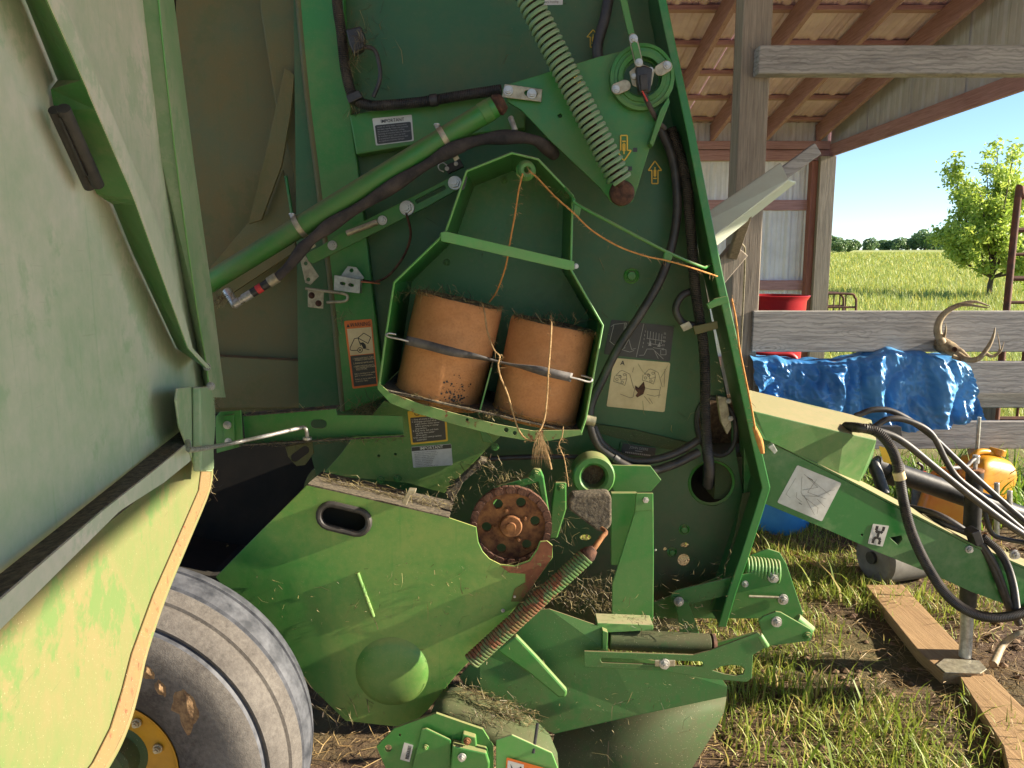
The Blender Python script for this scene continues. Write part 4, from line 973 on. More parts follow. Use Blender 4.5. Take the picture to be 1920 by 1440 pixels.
sa = plate('slotted_arm', [(1095, 1221), (1300, 1228), (1330, 1220), (1421, 1186), (1432, 1196), (1440, 1212), (1412, 1228), (1410, 1272), (1400, 1279), (1330, 1273), (1240, 1258), (1095, 1251)], 1.92, .006, M['paint_mid'], bal,
           holes=[slot(1131, 1238, 1314, 1245, 4.5), [(1337, 1257), (1352, 1250), (1372, 1247), (1390, 1249), (1397, 1256), (1394, 1264), (1380, 1267), (1360, 1264)]], bev=.002)
rod('arm_fold', W(1424, 1190, 1.925), W(1438, 1212, 1.925), .008, M['paint_light'], sa, 12)
bolt(1246, 1245, 1.917, 11, sa); plate('arm_pawl', [(1228, 1238), (1266, 1238), (1266, 1250), (1228, 1250)], 1.918, .006, M['steel_dull'], sa)
pt_ = rod('cross_tube', W(1142, 1198, 1.99), W(1330, 1208, 1.99), .028, M['paint_dirt'], bal, 24)
lathe('tube_end', [(0, 0), (.02, 0), (.029, .006), (.026, .016), (0, .016)], W(1330, 1208, 1.99), (1, 0, -.05), M['rust_dark'], pt_, 20)
plate('tube_strap', [(1120, 1168), (1225, 1172), (1225, 1182), (1142, 1186), (1120, 1184)], 1.97, .06, M['paint_light'], bal)
plate('tube_stop', [(1130, 1182), (1140, 1186), (1138, 1218), (1130, 1220)], 1.95, .05, M['paint'], bal)
plate('bar', [(1335, 1208), (1420, 1185), (1421, 1190), (1350, 1222)], 2.04, .008, M['paint'], bal)

# --- wind guard and pickup side sheets
GP = [(860, 1270, 1.97), (900, 1225, 1.97), (960, 1150, 1.97), (1030, 1142, 1.97), (1140, 1180, 1.97), (1140, 1222, 1.96), (1345, 1262, 1.96), (1364, 1288, 1.955), (1362, 1306, 1.955), (1200, 1340, 1.955), (1040, 1376, 1.955), (900, 1310, 1.96)]
gp = plate('guard_panel', GP, 1.955, .004, M['paint_mid'], bal, bev=0)
V = [W(*p) for p in ((1040, 1376, 1.955), (1200, 1340, 1.955), (1362, 1306, 1.955), (1357, 1335, 1.945), (1335, 1378, 1.925), (1285, 1460, 1.89), (1180, 1500, 1.88), (1010, 1500, 1.89), (1180, 1410, 1.92))]
gw = mk('wind_guard', V, [(0, 1, 8), (1, 2, 3, 8), (3, 4, 8), (4, 5, 6, 8), (6, 7, 0, 8)], M['paint_dirt'], bal, smooth=True, angle=14, recalc=True)
sm = gw.modifiers.new('s', 'SOLIDIFY'); sm.thickness = .005; sm.offset = 0
plate('guard_arm', [(948, 1206), (968, 1192), (1010, 1236), (1064, 1296), (1062, 1308), (1048, 1310), (990, 1262), (930, 1220)], 1.90, .02, M['paint'], bal, bev=.006)
# bottom left pickup end plates
pe = plate('pickup_end_plate', [(706, 1400), (740, 1366), (818, 1338), (870, 1356), (905, 1368), (925, 1400), (925, 1480), (740, 1480)], 1.74, .008, M['paint'], bal, holes=[circ(728, 1403, 7, 14), circ(750, 1378, 2.5, 8)], bev=.003)
plate('pickup_bracket', [(790, 1368), (800, 1366), (846, 1388), (846, 1450), (770, 1450)], 1.725, .006, M['paint'], pe, bev=.003); bolt(798, 1402, 1.72, 7, pe, 'paint')
plate('pickup_bracket', [(848, 1398), (912, 1412), (918, 1432), (916, 1470), (842, 1470)], 1.71, .03, M['paint'], pe, bev=.004); bolt(866, 1420, 1.705, 9, pe)
plate('pickup_bracket', [(868, 1376), (892, 1383), (894, 1404), (864, 1398)], 1.725, .03, M['paint'], pe, bev=.003); bolt(876, 1390, 1.72, 8, pe, 'rust')
# rounded hood over the pickup
HC = [(838, 1284, 1.93), (870, 1282, 1.93), (920, 1308, 1.92), (965, 1330, 1.90), (1005, 1352, 1.88), (1030, 1378, 1.86), (1044, 1412, 1.84), (1048, 1460, 1.83)]
V = []
for i, (x, y, yy_) in enumerate(HC):
    a = W(x, y, yy_); V += [a, W(x - 20 - i * 3, y + 30 + i * 4, yy_ - .10), W(x - 30 - i * 4, y + 52 + i * 4, yy_ - .13)]
F = [(3 * i + q, 3 * i + q + 1, 3 * i + q + 4, 3 * i + q + 3) for i in range(len(HC) - 1) for q in (0, 1)]
hd = mk('pickup_hood', V, F, M['paint_dirt'], bal, smooth=True, angle=70, recalc=True); sm = hd.modifiers.new('s', 'SOLIDIFY'); sm.thickness = .004; sm.offset = 0
plate('hood_fin', [(930, 1388), (960, 1378), (1035, 1412), (1046, 1440), (1046, 1470), (930, 1470)], 1.72, .006, M['paint_light'], bal, bev=.002)
tubep('hood_pin', [(1008, 1356, 1.74), (1000, 1412, 1.72)], .004, M['black_plastic'], bal, n=8)
d = Decal('barcode_decal', (758, 1392), (775, 1397), (768, 1429), (750, 1424), 1.74, 'white_decal', bal)
random.seed(3); bars = []; v = .12
while v < .86:
    h_ = random.choice((.02, .03, .045)); bars.append([(.48, v), (.86, v), (.86, v + h_), (.48, v + h_)]); v += h_ + random.choice((.02, .03))
d.poly('bars', bars, 'ink_black')
d = Decal('warning_decal', (950, 1420), (1042, 1446), (1036, 1480), (946, 1470), 1.715, 'orange_decal', bal)
d.poly('picture_field', [[(.03, .1), (.36, .1), (.36, .9), (.03, .9)]], 'white_decal'); d.poly('pictogram', [[(.08, .2), (.2, .5), (.3, .2), (.33, .3), (.24, .6), (.3, .9), (.2, .7), (.1, .9), (.15, .55)]], 'ink_black', .0034)
d.text('heading', [('AWARNING', .4, .42, .22, .55, False)], 'ink_black', bold=.012)

# --- wheel
WX, WZ = -.885, .418
wc = Vector((WX, 1.62, WZ))
whl = lathe('tyre', [(.150, -.075), (.160, -.092), (.19, -.112), (.25, -.128), (.31, -.136), (.335, -.132), (.352, -.122), (.3545, -.112), (.357, -.108), (.366, -.113), (.378, -.103), (.392, -.084), (.394, -.076), (.389, -.070), (.391, -.066), (.398, -.064), (.408, -.040), (.412, -.034), (.407, -.030), (.407, -.024), (.413, -.020), (.418, .0), (.418, .03), (.410, .032), (.410, .040), (.417, .042), (.408, .08), (.37, .125), (.30, .14), (.150, .10)], wc, (0, 1, 0), M['sidewall'], bal, 120, angle=28)
whl['label'] = 'grey dusty ribbed rubber tyre'
whl.data.materials.append(M['tread'])
for p in whl.data.polygons:
    c_ = p.center; rr = math.hypot(c_.x, c_.z); y_ = c_.y + CEN[whl].y - wc.y
    if y_ > -.036 or (.352 < rr < .358 and y_ < 0): p.material_index = 1
rim = lathe('rim', [(.146, -.072), (.153, -.090), (.160, -.096), (.157, -.084), (.146, -.066), (.135, -.058), (.12, -.05), (.09, -.045), (.05, -.045)], wc, (0, 1, 0), M['yellow'], whl, 72, angle=40)
lathe('hub', [(.0001, -.10), (.04, -.10), (.05, -.09), (.054, -.05), (.07, -.045)], wc, (0, 1, 0), M['paint_dirt'], whl, 40)
for i in range(8):
    a = rad(i * 45 + 12); bolt(wc + Vector((.098 * math.cos(a), -.052, .098 * math.sin(a))), 0, 1.6, 10, whl, 'steel_dull')
rod('axle', (WX, 1.66, WZ), (WX, 3.6, WZ), .045, M['paint_dirt'], bal)
# dried mud cakes on the sidewall
for (px, py, sx_, sz_) in ((352, 1318, .045, .078), (276, 1258, .034, .04), (300, 1290, .02, .03)):
    c0 = onplane(px, py, Vector((0, 1.487, 0)), Vector((0, 1, 0))); V = []; F = []; n, mrings = 22, 5
    for j in range(mrings + 1):
        for i in range(n):
            a = 2 * math.pi * i / n; rr = j / mrings; wob = 1 + .35 * mnoise.noise(Vector((math.cos(a) * 1.7, math.sin(a) * 1.7, px)))
            h_ = (1 - rr ** 2) * .007 + mnoise.noise(Vector((rr * 6 * math.cos(a), rr * 6 * math.sin(a), py))) * .004 * (1 - rr)
            V.append(c0 + Vector((sx_ * rr * wob * math.cos(a) - sz_ * .15 * rr * math.sin(a), -h_ + .002 + .01 * rr, sz_ * rr * wob * math.sin(a))))
    F = [(j * n + i, j * n + (i + 1) % n, (j + 1) * n + (i + 1) % n, (j + 1) * n + i) for j in range(mrings) for i in range(n)]
    mk('mud_cake', V, F, M['mud_brown'], whl, smooth=True, angle=80)
# far wheel, mostly hidden
fw = lathe('tyre', [(.2, -.1), (.31, -.136), (.39, -.08), (.418, 0), (.39, .09), (.3, .14), (.2, .1)], (WX, 3.9, WZ), (0, 1, 0), M['tread'], bal, 40)

# --- tongue
def ytn(px): return 2.38 + (px - 1435) * .00006
tt = [(1395, 805), (1438, 826), (1530, 873), (1622, 920), (1720, 972), (1814, 1020), (1920, 1066), (2050, 1118)]
tbm = [(2050, 1195), (1920, 1146), (1822, 1110), (1747, 1076), (1640, 1033), (1546, 991), (1435, 945), (1395, 930)]
nf = [W(x, y, ytn(x)) for x, y in tt + tbm]
def bound(x): return W(x, 900, ytn(x))
tho = [[W(x, y, ytn(x)) for x, y in h] for h in ([(1668, 1008), (1690, 1004), (1692, 1012), (1684, 1022)], circ(1616, 1003, 2.5, 8))]
tg_ = slab('tongue_beam', nf, (.02, .12, 0), M['paint_tongue'], bal, bev=.006, holes=tho)
tg_['label'] = 'green tongue beam with white decals'
topf = [W(x, y, ytn(x)) for x, y in tt]; V = []
for p in topf: V += [p + Vector((0, -.004, .002)), p + Vector((.02, .13, .003))]
ob = mk('tongue_top', V, [(2 * i, 2 * i + 1, 2 * i + 3, 2 * i + 2) for i in range(len(topf) - 1)], M['paint_cover'], bal, recalc=False); sm = ob.modifiers.new('s', 'SOLIDIFY'); sm.thickness = .006
TF = lambda px, py, off: W(px, py, ytn(px) - off)
d = Decal('hitch_decal', (1495, 872), (1578, 906), (1541, 978), (1457, 942), 0, 'white_decal', bal, fn=TF)
d.lines('hitch_drawing', [[(.2, .2), (.34, .56), (.4, .62), (.68, .5), (.86, .26), (.94, .2)], [(.4, .62), (.8, .74), (.84, .88)], [(.1, .3), (.08, .74), (.2, .78)], [(.3, .16), (.9, .36)], [(.42, .6), (.8, .92)], [(.22, .14), (.6, .3), (.34, .5)], [(.7, .56), (.92, .66)], [(.26, .6), (.3, .72), (.44, .76)], [(.5, .14), (.46, .5), (.86, .48)]], .006, 'ink_brown')
d.poly('mark', [[(.34, .17), (.44, .185), (.44, .2), (.34, .185)], [(.4, .8), (.47, .81), (.47, .825), (.4, .815)]], 'ink_brown', .0034)
d = Decal('chain_decal', (1637, 982), (1667, 986), (1655, 1025), (1627, 1019), 0, 'white_decal', bal, fn=TF)
d.lines('chain_mark', [[(.3, .08), (.3, .3), (.42, .4)], [(.72, .08), (.72, .3), (.6, .4)], [(.5, .3), (.5, .7)], [(.42, .62), (.3, .74), (.3, .94)], [(.6, .62), (.72, .74), (.72, .94)]], .14, 'ink_black')
bolt(1817, 1030, ytn(1817) - .002, 8, bal)
# sheet cover on the tongue
cv = [(1405, 768, 2.34), (1416, 771, 2.34), (1520, 796, 2.36), (1584, 811, 2.38), (1652, 829, 2.40), (1622, 916, 2.42), (1572, 886, 2.41), (1438, 826, 2.35), (1405, 812, 2.34)]
c_n = [W(*p) for p in cv]
c_f = [W(1405, 731, 2.62), W(1411, 733, 2.62), W(1520, 759, 2.64), W(1575, 772, 2.65), W(1634, 787, 2.66)]
V = c_n + c_f + [W(1634, 868, 2.66)]
F = [(0, 1, 9 + 1, 9), (1, 2, 11, 10), (2, 3, 12, 11), (3, 4, 13, 12), (0, 8, 7, 1), (1, 7, 2), (2, 7, 6), (2, 6, 3), (3, 6, 4), (4, 6, 5), (4, 5, 14, 13)]
V[4] = V[4] + Vector((0, .03, 0)); V[5] = V[5] + Vector((0, .05, 0))
cvr = mk('tongue_cover', V, F, M['paint_cover'], bal, recalc=True, bev=.003); sm = cvr.modifiers.new('s', 'SOLIDIFY'); sm.thickness = .004; sm.offset = -1
lathe('grommet', [(.018, .004), (.022, .006), (.028, 0)], W(1592, 803, 2.47), (.1, -.3, 1), M['rubber'], cvr, 20)
plate('cover_hinge', slot(1594, 904, 1618, 916, 4), 2.415, .01, M['steel_dull'], cvr)
plate('hose_guide', [(1440, 838), (1450, 832), (1458, 846), (1452, 852)], 2.33, .02, M['white_metal'], bal)
# twine roll of yellow brush at the flange
tubep('yellow_brush', [(1414, 800, 2.05), (1424, 826, 2.05), (1430, 850, 2.05)], lambda f: .005 + .004 * math.sin(f * 3.1), M['twine'], bal, n=8)

# --- hoses and drive shaft over the tongue
tubep('corrugated_hose', [(1586, 800, 2.47), (1610, 802, 2.385), (1640, 808, 2.375), (1665, 830, 2.365), (1680, 862, 2.365), (1687, 900, 2.355), (1695, 945, 2.355), (1710, 1000, 2.345), (1738, 1060, 2.345), (1775, 1115, 2.345), (1820, 1148, 2.355), (1870, 1158, 2.365), (1925, 1146, 2.385), (1990, 1110, 2.425)], .0165, M['hose'], bal, corr=.0058, n=14)
tubep('hose_marker', [(1684, 884, 2.355), (1688, 898, 2.355)], .0185, M['cream_decal'], bal, n=14)
tubep('hydraulic_hose', [(1604, 780, 2.66), (1640, 768, 2.66), (1680, 774, 2.66), (1740, 812, 2.65), (1800, 868, 2.63), (1870, 932, 2.62), (1960, 1010, 2.6)], .0105, M['hose'], bal, n=10)
tubep('hydraulic_hose', [(1640, 800, 2.6), (1665, 786, 2.6), (1700, 788, 2.6), (1745, 812, 2.6), (1775, 866, 2.6), (1800, 900, 2.6), (1860, 946, 2.6), (1960, 1030, 2.58)], .0105, M['hose'], bal, n=10)
tubep('hydraulic_hose', [(1640, 805, 2.58), (1690, 826, 2.58), (1760, 882, 2.57), (1830, 938, 2.57), (1900, 990, 2.56), (1980, 1040, 2.55)], .0125, M['hose'], bal, n=10)
tubep('hydraulic_hose', [(1842, 930, 2.62), (1850, 975, 2.6), (1862, 1002, 2.6), (1890, 1012, 2.6), (1930, 1018, 2.6)], .008, M['hose'], bal, n=10)
tubep('hydraulic_hose', [(1700, 950, 2.56), (1760, 966, 2.465), (1815, 1000, 2.425), (1850, 1040, 2.405), (1880, 1110, 2.395), (1900, 1160, 2.425)], .011, M['hose'], bal, n=10)
tubep('hydraulic_hose', [(1716, 958, 2.56), (1770, 982, 2.455), (1830, 1010, 2.415), (1866, 1060, 2.395), (1888, 1120, 2.395), (1910, 1170, 2.425)], .0105, M['hose'], bal, n=10)
tubep('corrugated_conduit', [(1842, 1006, 2.405), (1878, 1040, 2.385), (1898, 1090, 2.385), (1908, 1160, 2.405)], .0125, M['hose'], bal, corr=.005, n=12)
plate('hose_clamp', [(1822, 1000), (1838, 994), (1846, 1018), (1832, 1026)], 2.365, .05, M['black_plastic'], bal, bev=.003)
ds = rod('drive_shaft', W(1640, 872, 2.80), W(1980, 990, 2.80), .038, M['black_plastic'], bal, 32)
lathe('shaft_collar', [(.036, 0), (.05, .004), (.052, .04), (.045, .05), (.036, .05)], W(1660, 880, 2.80), W(1980, 990, 2.8) - W(1640, 872, 2.8), M['rubber'], ds, 32)
d_ = Decal('shaft_decal', (1648, 836), (1668, 842), (1676, 872), (1656, 866), 2.745, 'yellow_decal', bal)
rod('shaft_guard', W(1636, 862, 2.62), W(1658, 926, 2.58), .02, M['black_plastic'], bal, 20)
plate('hose_rack', [(1640, 800), (1690, 800), (1692, 822), (1660, 830)], 2.62, .03, M['black_plastic'], bal)
# parking jack
jc = W(1810, 1257, 2.69); jc.z = 0.045
jt = W(1832, 884, 2.72)
jd = Vector((jc.x, 2.69, 0)); topx = W(1833, 884, 2.69)
j0 = Vector((jc.x, 2.70, .05)); j1 = Vector((topx.x - .004, 2.70, topx.z)); dj = j1 - j0
jk = rod('jack_leg', j0, j0 + dj * .62, .022, M['steel'], bal, 24)
rod('jack_tube', j0 + dj * .28, j1, .029, M['black_plastic'], jk, 28)
fp_ = [(1755, 1248), (1770, 1236), (1836, 1240), (1850, 1256), (1838, 1264), (1772, 1262)]
slab('jack_foot', [ground(x, y, .047) for x, y in fp_], (0, 0, .004), M['steel_dull'], jk, bev=.001)
rod('jack_cap', j1 - dj.normalized() * .004, j1 + dj.normalized() * .006, .03, M['rust'], jk, 24)
tube('jack_crank', [j1, j1 + Vector((0, 0, .03)), j1 + Vector((.006, 0, .05)), j1 + Vector((-.02, -.01, .04)), j1 + Vector((-.05, -.02, .02)), j1 + Vector((-.12, -.03, .018))], .007, M['steel'], jk, n=10)
rod('crank_knob', j1 + Vector((0, 0, .028)), j1 + Vector((0, 0, .058)), .012, M['steel'], jk, 14)
for x, y0, y1 in ((1869, 905, 1010), (1893, 920, 970)): rod('hitch_pin', W(x, y0, 2.78), W(x, y1, 2.78), .009, M['steel'], bal, 14)
plate('hitch_yoke', [(1870, 1040), (2060, 1110), (2060, 1170), (1880, 1120)], 2.66, .08, M['paint_tongue'], bal)
bolt(1902, 1040, 2.395, 10, bal)
# cross frame that carries tongue and far side
slab('front_cross_frame', [(.66, 2.42, .75), (.82, 2.42, .75), (.82, 3.7, .75), (.66, 3.7, .75)], (0, 0, .14), M['paint_dirt'], bal)

# ---------------------------------------------------------------- things in and around the baler
def ball(tl, tr, br, bl, Yc, r, label):
    a = (W(*bl, Yc) + W(*br, Yc)) / 2; b_ = (W(*tl, Yc) + W(*tr, Yc)) / 2
    ax = (b_ - a); h = ax.length; ax.normalize()
    root = thing('twine_ball', a, label, 'twine')
    u = ax.orthogonal().normalized(); v = ax.cross(u); n = 64; V = []; F = []
    prof = [(.93, 0), (.985, .006 / h), (1.0, .04), (1.0, .5), (.998, .93), (.985, .985), (.965, 1.0)]
    for i in range(n):
        t_ = 2 * math.pi * i / n; e = u * math.cos(t_) + v * math.sin(t_); wob = 1 + .012 * mnoise.noise(e * 2 + a * 9)
        for r1, hh in prof: V.append(a + ax * (hh * h * (1 + (.006 * mnoise.noise(e * 4) if hh > .9 else 0))) + e * (r * r1 * wob))
    m_ = len(prof)
    F = [(i * m_ + q, ((i + 1) % n) * m_ + q, ((i + 1) % n) * m_ + q + 1, i * m_ + q + 1) for i in range(n) for q in range(m_ - 1)]
    F.append(tuple(i * m_ for i in range(n)))
    mk('cardboard_wrap', V, F, M['cardboard'], root, smooth=True, angle=50)
    # fuzzy coiled top and orange twine edge below
    V = []; F = []; rings = 14
    for j in range(rings + 1):
        for i in range(n):
            t_ = 2 * math.pi * i / n; rr = r * (.18 + .79 * j / rings); e = u * math.cos(t_) + v * math.sin(t_)
            V.append(a + ax * (h * .992 + (.004 if j % 2 else -.002) - (.05 if j == 0 else 0)) + e * rr)
    F = [(j * n + i, j * n + (i + 1) % n, (j + 1) * n + (i + 1) % n, (j + 1) * n + i) for j in range(rings) for i in range(n)]
    mk('coiled_top', V, F, M['twine_top'], root, smooth=True, angle=80)
    for q in range(5):
        ring_ = [a + ax * (.002 + q * .0046) + (u * math.cos(i * .1) + v * math.sin(i * .1)) * (r * 1.002 + .0012 * math.sin(i * 1.7 + q * 2) - .0006 * q) for i in range(64)]
        Vq, Fq = sweep(ring_, lambda i: .0034, 6); mk('bottom_coil', Vq, Fq, M['twine'], root, smooth=True, recalc=False)
    return root, a, ax, h, r
B1 = ball((782, 545), (943, 578), (893, 766), (747, 733), 2.16, S(86, 2.06), 'wider brown cardboard twine ball with black oil specks')
B2 = ball((957, 588), (1117, 624), (1075, 805), (925, 762), 2.16, S(84, 2.06), 'brown cardboard twine ball tied with a hanging loose twine')
# oil specks on the first ball
root, a, ax, h, r = B1
V = []; F = []
random.seed(11)
e2 = Vector((0, -1, 0)); s2 = e2.cross(ax).normalized()
for i in range(120):
    ang = random.gauss(.42, .16); hh = abs(random.gauss(.05, .1)) + .04
    if hh > .3: continue
    e = (e2 * math.cos(ang) + -s2 * math.sin(ang)) if s2.x < 0 else (e2 * math.cos(ang) + s2 * math.sin(ang))
    t1 = ax.cross(e).normalized(); sz = random.choice((.0009, .0012, .0018, .003)) ; c0 = a + ax * (h * hh * 1.3) + e * (r * 1.0125)
    b0 = len(V)
    for q in range(7): V.append(c0 + (t1 * math.cos(q * .9) + ax * math.sin(q * .9)) * sz)
    F.append(tuple(range(b0, b0 + 7)))
sp_ = mk('oil_specks', V, F, M['ink_black'], root, recalc=False); sp_['kind'] = 'stuff'
# rubber strap with wire hooks across the balls
st = thing('rubber_strap', W(915, 680, 1.98), 'twisted dark grey rubber strap hooked across both twine balls', 'strap')
path = crom([W(762, 638, 2.006), W(800, 647, 1.995), (W(845, 659, 1.99)), W(890, 668, 2.0), W(925, 676, 2.015), W(960, 684, 2.01), W(1000, 692, 1.995), W(1040, 701, 1.99), W(1072, 708, 2.0)], 6)
V = []; m_ = len(path)
for i, p in enumerate(path):
    f = i / (m_ - 1); tw = 1.25 * math.sin(math.pi * min(1, max(0, (f - .3) / .5))); hw = S(8.5, 2.0) * (1 - .45 * math.sin(math.pi * min(1, max(0, (f - .25) / .55))))
    tg = (path[min(i + 1, m_ - 1)] - path[max(0, i - 1)]).normalized(); upv = Vector((0, 0, 1)); upv = (upv - tg * upv.dot(tg)).normalized(); oth = tg.cross(upv)
    e = upv * math.cos(tw) + oth * math.sin(tw); V += [p + e * hw, p - e * hw]
ob = mk('band', V, [(2 * i, 2 * i + 1, 2 * i + 3, 2 * i + 2) for i in range(m_ - 1)], M['strap'], st, smooth=True, recalc=False); sm = ob.modifiers.new('s', 'SOLIDIFY'); sm.thickness = .004; sm.offset = 0
tube('hook', [W(766, 640, 2.0), W(750, 636, 2.0), W(730, 632, 2.005), W(724, 628, 2.01), W(730, 625, 2.02), W(742, 627, 2.03)], .0026, M['steel'], st, n=8)
tube('hook', [W(1068, 707, 1.998), W(1085, 711, 2.0), W(1104, 716, 2.005), W(1110, 712, 2.01), W(1104, 708, 2.02), W(1090, 704, 2.03)], .0026, M['steel'], st, n=8)

def twine(name, pts, r, mat, parent, fuzz=40, fl=.02):
    o_ = tubep(name, pts, r, mat, parent, n=6, sub=6)
    path = crom([W(*p) for p in pts], 6); V = []; F = []
    for i in range(fuzz):
        q = random.randrange(len(path) - 1); p = path[q].lerp(path[q + 1], random.random())
        d1 = Vector((random.gauss(0, 1), random.gauss(0, 1), random.gauss(0, 1))).normalized() * fl * random.uniform(.3, 1.3)
        d2 = d1 + Vector((random.gauss(0, .3), random.gauss(0, .3), random.gauss(-.2, .3))) * fl
        s_ = Vector((.0004, 0, .0004)); b0 = len(V); V += [p - s_, p + s_, p + d1 * .6 + s_, p + d1 * .6 - s_, p + d2]
        F += [(b0, b0 + 1, b0 + 2, b0 + 3), (b0 + 3, b0 + 2, b0 + 4)]
    f_ = mk('fuzz', V, F, M['twine_dull'], o_, recalc=False) if fuzz else None
    if f_: f_['kind'] = 'stuff'
    return o_
random.seed(5)
tw = twine('twine_strand', [(918, 566, 2.14), (932, 545, 2.1), (948, 500, 2.03), (957, 450, 2.02), (966, 400, 2.01), (972, 360, 2.0), (980, 325, 2.0)], .0022, M['twine'], None, 60)
tag(tw, 'tan twine rising from the wider ball to the eyelet', 'twine')
tw = twine('twine_strand', [(992, 320, 1.995), (1010, 336, 1.99), (1040, 368, 1.985), (1074, 398, 1.985), (1110, 432, 2.0), (1160, 462, 2.03), (1210, 480, 2.05), (1252, 489, 2.08), (1300, 503, 2.12), (1345, 518, 2.22)], .0022, M['twine'], None, 80)
tag(tw, 'tan twine running from the eyelet along the green guide rod', 'twine')
tw = twine('twine_strand', [(906, 572, 2.05), (909, 590, 2.02), (914, 622, 2.0), (926, 655, 1.985), (937, 668, 1.975), (934, 684, 1.97), (938, 705, 1.975), (952, 740, 1.99), (962, 775, 1.99), (972, 805, 1.99), (985, 822, 1.99), (1002, 826, 1.985), (1012, 815, 1.985)], .0021, M['twine_dull'], None, 70)
tag(tw, 'loose pale twine looped over the rubber strap', 'twine')
tw = twine('twine_strand', [(1033, 592, 2.06), (1034, 610, 2.01), (1032, 650, 1.99), (1028, 700, 1.975), (1026, 740, 1.985), (1022, 780, 1.985), (1016, 800, 1.98), (1010, 815, 1.975), (1022, 840, 1.975), (1030, 862, 1.975), (1034, 880, 1.975)], .0024, M['twine_dull'], None, 60)
tag(tw, 'pale twine tied down the front of a ball with frayed end', 'twine')
V = []; F = []
for i in range(70):
    x0 = random.gauss(1011, 3); p0 = W(x0, 812 + random.uniform(-4, 6), 1.972); px1 = random.choice((1004, 1010, 1028, 1032)) + random.gauss(0, 4)
    p1 = W(px1, 840 + random.uniform(0, 44), 1.965 + random.uniform(-.01, .01)); mid = p0.lerp(p1, .5) + Vector((random.gauss(0, .003), random.gauss(0, .003), 0)); s_ = Vector((.0006, 0, 0)); b0 = len(V)
    V += [p0 - s_, p0 + s_, mid + s_, mid - s_, p1]; F += [(b0, b0 + 1, b0 + 2, b0 + 3), (b0 + 3, b0 + 2, b0 + 4)]
f_ = mk('frayed_end', V, F, M['twine_dull'], tw, recalc=False); f_['kind'] = 'stuff'
tw = twine('twine_strand', [(1056, 800, 2.0), (1054, 818, 1.99), (1048, 832, 1.985), (1052, 845, 1.985), (1058, 860, 1.985), (1063, 890, 1.99), (1066, 912, 2.0)], .0013, M['twine_dull'], None, 50)
tag(tw, 'thin stray twine hanging from the corner of the twine box', 'twine')
tw = twine('twine_strand', [(1372, 560, 2.0), (1380, 600, 2.0), (1386, 650, 2.0), (1398, 710, 2.0), (1410, 770, 2.0), (1416, 805, 2.02)], .0024, M['twine'], None, 60)
tag(tw, 'yellowish twine hanging down the front edge of the baler', 'twine')

# ---------------------------------------------------------------- fence and the things on it
FY = 4.28
fe = thing('wooden_fence', (2.2, FY, 0), 'weathered grey horizontal board fence beside the barn post', 'fence')
xl = W(1412, 620, FY).x
def rail(y0, y1, x0px, mat='wood_grey_x', Y=FY, th=.045):
    a, b_ = W(1700, y0, Y), W(1700, y1, Y); X0 = W(x0px, y0, Y).x
    return box('board', (X0, Y, b_.z), (4.6, Y + th, a.z), M[mat], fe, bev=.005)
r1 = rail(583, 660, 1413); r2 = rail(678, 738, 1416); rail(737, 765, 1640, Y=FY + .35); r4 = rail(790, 842, 1416); 
for X_ in (3.32, 4.55): box('fence_post', (X_, FY + .05, -.1), (X_ + .12, FY + .17, W(1700, 560, FY).z), M['wood_grey_z'], fe, bev=.006)
for X_, Y_ in ((2.9, FY + .4),): box('fence_post', (X_, Y_, -.1), (X_ + .1, Y_ + .1, W(1700, 730, FY).z), M['wood_grey_z'], fe)
# blue tarp
tp = bpy.data.materials.new('blue_tarp'); tp.use_nodes = True; t = tp.node_tree; b = t.nodes['Principled BSDF']; k = N(t)
k.l(k.mix(k.ramp(k.noise(3, 6, .6), .35, .7), C(46, 112, 178), C(92, 156, 204)), b.inputs['Base Color']); b.inputs['Roughness'].default_value = .38
k.l(k.bump(k.math('ADD', k.noise(9, 7, .65), k.math('MULTIPLY', k.noise(34, 4, .6), .35)), .35, .012), b.inputs['Normal'])
nu, nv = 150, 60; V = []
topy = [(1408, 672), (1440, 676), (1500, 680), (1560, 682), (1600, 678), (1625, 668), (1660, 658), (1700, 660), (1740, 668), (1790, 674), (1815, 690)]
boty = [(1408, 740), (1440, 755), (1500, 775), (1560, 785), (1610, 790), (1650, 800), (1690, 806), (1740, 800), (1800, 792), (1832, 782)]
def lerpl(l, x):
    for (a, p), (b_, q) in zip(l[:-1], l[1:]):
        if x <= b_: return p + (q - p) * max(0, (x - a) / (b_ - a))
    return l[-1][1]
for j in range(nv + 1):
    for i in range(nu + 1):
        f = i / nu; g = j / nv; x = 1408 + f * (408 + 16 * g)
        yt, yb = lerpl(topy, x) , lerpl(boty, x)
        fold = (.095 * math.sin(f * 24 + 3 * mnoise.noise(Vector((f * 4, g * 1.5, 0))) + g * 1.2) + .06 * mnoise.noise(Vector((f * 9, g * 3, 1)))) * (.25 + .75 * g) + .03 * (1 - 2 * abs(mnoise.noise(Vector((f * 16, g * 2.5, 2))))) + .015 * (1 - 2 * abs(mnoise.noise(Vector((f * 44, g * 11, 7)))))
        if j < 9:                      # lies over the board
            p = W(x, yt + 2 * mnoise.noise(Vector((f * 14, 0, 0))) * 2, FY - .02); p.y = FY + .11 - .13 * j / 8; p.z += .012 + .02 * mnoise.noise(Vector((f * 12, j * .4, 3)))
            if yt < 670: p.z += .0
        else:
            g2 = (j - 8) / (nv - 8); p = W(x, yt + (yb - yt) * g2, FY - .03)
            p.y = FY - .025 - .02 - abs(fold) * .9 - .05 * g2 * (1 - g2)
        V.append(p)
F = [(j * (nu + 1) + i, j * (nu + 1) + i + 1, (j + 1) * (nu + 1) + i + 1, (j + 1) * (nu + 1) + i) for j in range(nv) for i in range(nu)]
